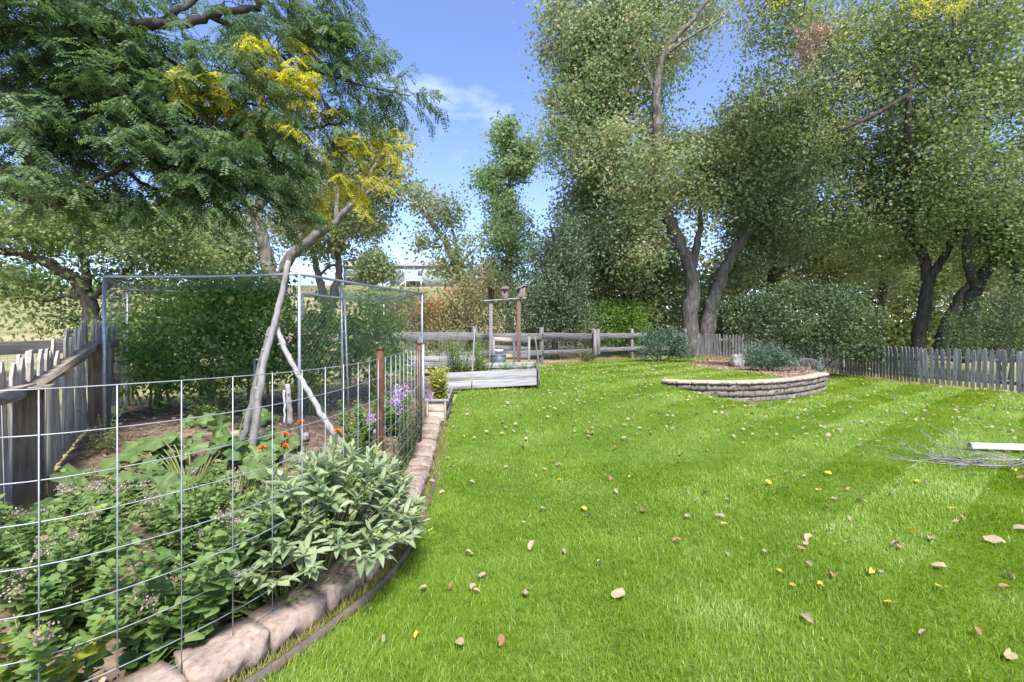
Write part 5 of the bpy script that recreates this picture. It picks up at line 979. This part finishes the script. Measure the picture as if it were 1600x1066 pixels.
# ------------------------------------------------------------------ fallen leaves on the lawn
def fallen_mesh(name, mat, seed):
    g = np.random.default_rng(seed); n = 9; V = [(0, 0, .0)]; F = []
    for j in range(n): a = 2 * math.pi * j / n; r = .5 * (1 + .25 * math.cos(a)) * (1 + .06 * g.normal()); V.append((r * math.cos(a), r * math.sin(a) * .72, .10 * g.normal() + .13 * abs(math.sin(a)) + .07 * math.cos(a)))
    for j in range(n): F.append((0, 1 + j, 1 + (j + 1) % n))
    me = MB().add(V, F).mesh(name, smooth=True); me.materials.append(mat); return me
FM = {k: [fallen_mesh('fallen_leaf', M['fallen_' + k], 400 + i + 7 * j) for i in range(4)] for j, k in enumerate(('tan', 'yellow', 'brown'))}
LB = {'tan': 'pale tan dry leaf lying on the lawn', 'yellow': 'small yellow leaf lying on the lawn', 'brown': 'brown curled leaf lying on the lawn'}
KN = [(963, 938, .085, 'tan', 'large pale tan leaf alone in the lower middle of the lawn'), (820, 935, .06, 'tan'), (742, 932, .05, 'tan'), (1262, 848, .075, 'tan'), (1258, 857, .06, 'tan'), (1326, 855, .06, 'tan'), (1260, 973, .075, 'tan'), (1345, 788, .085, 'tan'), (1455, 848, .075, 'tan'), (1557, 852, .11, 'tan', 'largest tan leaf on the lawn near the right edge'), (1592, 833, .09, 'tan'), (1374, 901, .05, 'tan'), (1574, 905, .06, 'tan'), (782, 1014, .06, 'brown'), (650, 1003, .045, 'yellow'), (716, 1015, .06, 'tan'), (1130, 825, .05, 'yellow'), (575, 961, .06, 'tan'), (1445, 998, .05, 'tan'), (1580, 1034, .07, 'tan'), (1391, 951, .045, 'yellow'), (1505, 815, .05, 'brown'), (1425, 836, .05, 'yellow'), (1280, 770, .05, 'yellow'), (1433, 757, .06, 'yellow'), (1340, 732, .05, 'brown'), (690, 775, .07, 'tan'), (672, 763, .06, 'tan'), (912, 800, .06, 'yellow'), (1075, 812, .05, 'tan'), (790, 735, .06, 'tan'), (850, 738, .06, 'tan'), (875, 755, .05, 'yellow'), (700, 720, .07, 'tan'), (1090, 650, .07, 'tan'), (1530, 998, .05, 'brown'), (1300, 905, .05, 'brown'), (600, 1010, .04, 'tan')]
g = np.random.default_rng(420); pts = []
for k in KN:
    d = FPX * 1.49 / (k[1] - HY)
    for _ in range(6): d = FPX * (CAM_H - Gf((k[0] - HX) / FPX * d, d)) / (k[1] - HY)
    pts.append(((k[0] - HX) / FPX * d, d, k[2], k[3], k[4] if len(k) > 4 else None))
while len(pts) < 290:
    d = g.uniform(2.6, 15.5); x = g.uniform(-1.2, 1.15 * d)
    if not inside(LAWN, np.array([x]), np.array([d]))[0] or (3.1 < x < 8.1 and -.3 < d - float(wall_y(x)) < .5) or inside(MULCH, np.array([x]), np.array([d]))[0]: continue
    pts.append((x, d, g.uniform(.035, .08), ('tan', 'tan', 'tan', 'yellow', 'brown')[g.integers(0, 5)], None))
for i, (x, y, s_, c, lb) in enumerate(pts):
    o = link('fallen_leaf', FM[c][i % 4]); o.location = (x, y, Gf(x, y) + .034); o.rotation_euler = (g.normal(0, .3), g.normal(0, .3), g.uniform(0, 6.28)); o.scale = (s_ * 1.05, s_ * .8, s_ * 1.1); 
    spots = {'near the white pipe': (5.6, 5.2), 'in front of the stone wall': (4.9, 8.8), 'on the terrace above the stone wall': (4.5, 12.5), 'near the concrete block edging': (-.5, 4.2), 'near the raised bed': (.3, 8.4), 'by the right picket fence': (11, 11.5), 'near the back rail fence': (1.8, 14.5), 'in the open middle of the lawn': (2.2, 5.6), 'in the lower foreground of the lawn': (1.0, 2.9), 'toward the lower right of the lawn': (3.2, 3.4)}
    where = min(spots, key=lambda k_: math.hypot(x - spots[k_][0], y - spots[k_][1])); lab = lb or LB[c].replace('lying on the lawn', 'lying ' + where)
    tag(o, lab, 'leaf', None if lb else c + ' leaves ' + where)
n = 2600; y = g.uniform(6, 19, n); x = g.uniform(-1, 11.5, n); m = inside(LAWN, x, y) & ~inside(MULCH, x, y) & ~((x > 3.1) & (x < 8.1) & (np.abs(y - wall_y(x) - .1) < .35)); x = x[m]; y = y[m]; n = len(x); Ls = g.uniform(.035, .075, n)
o = MB().add(*leaves(np.stack([x, y, G(x, y) + .05], -1), rdir(n, 0, g) * (1, 1, .2), rdir(n, 2, g), Ls, Ls * .7, OVAL)).build('leaf_litter', M['fallen_tan']); tag(o, 'small pale leaves sprinkled over the far lawn', 'leaves', None, 'stuff')
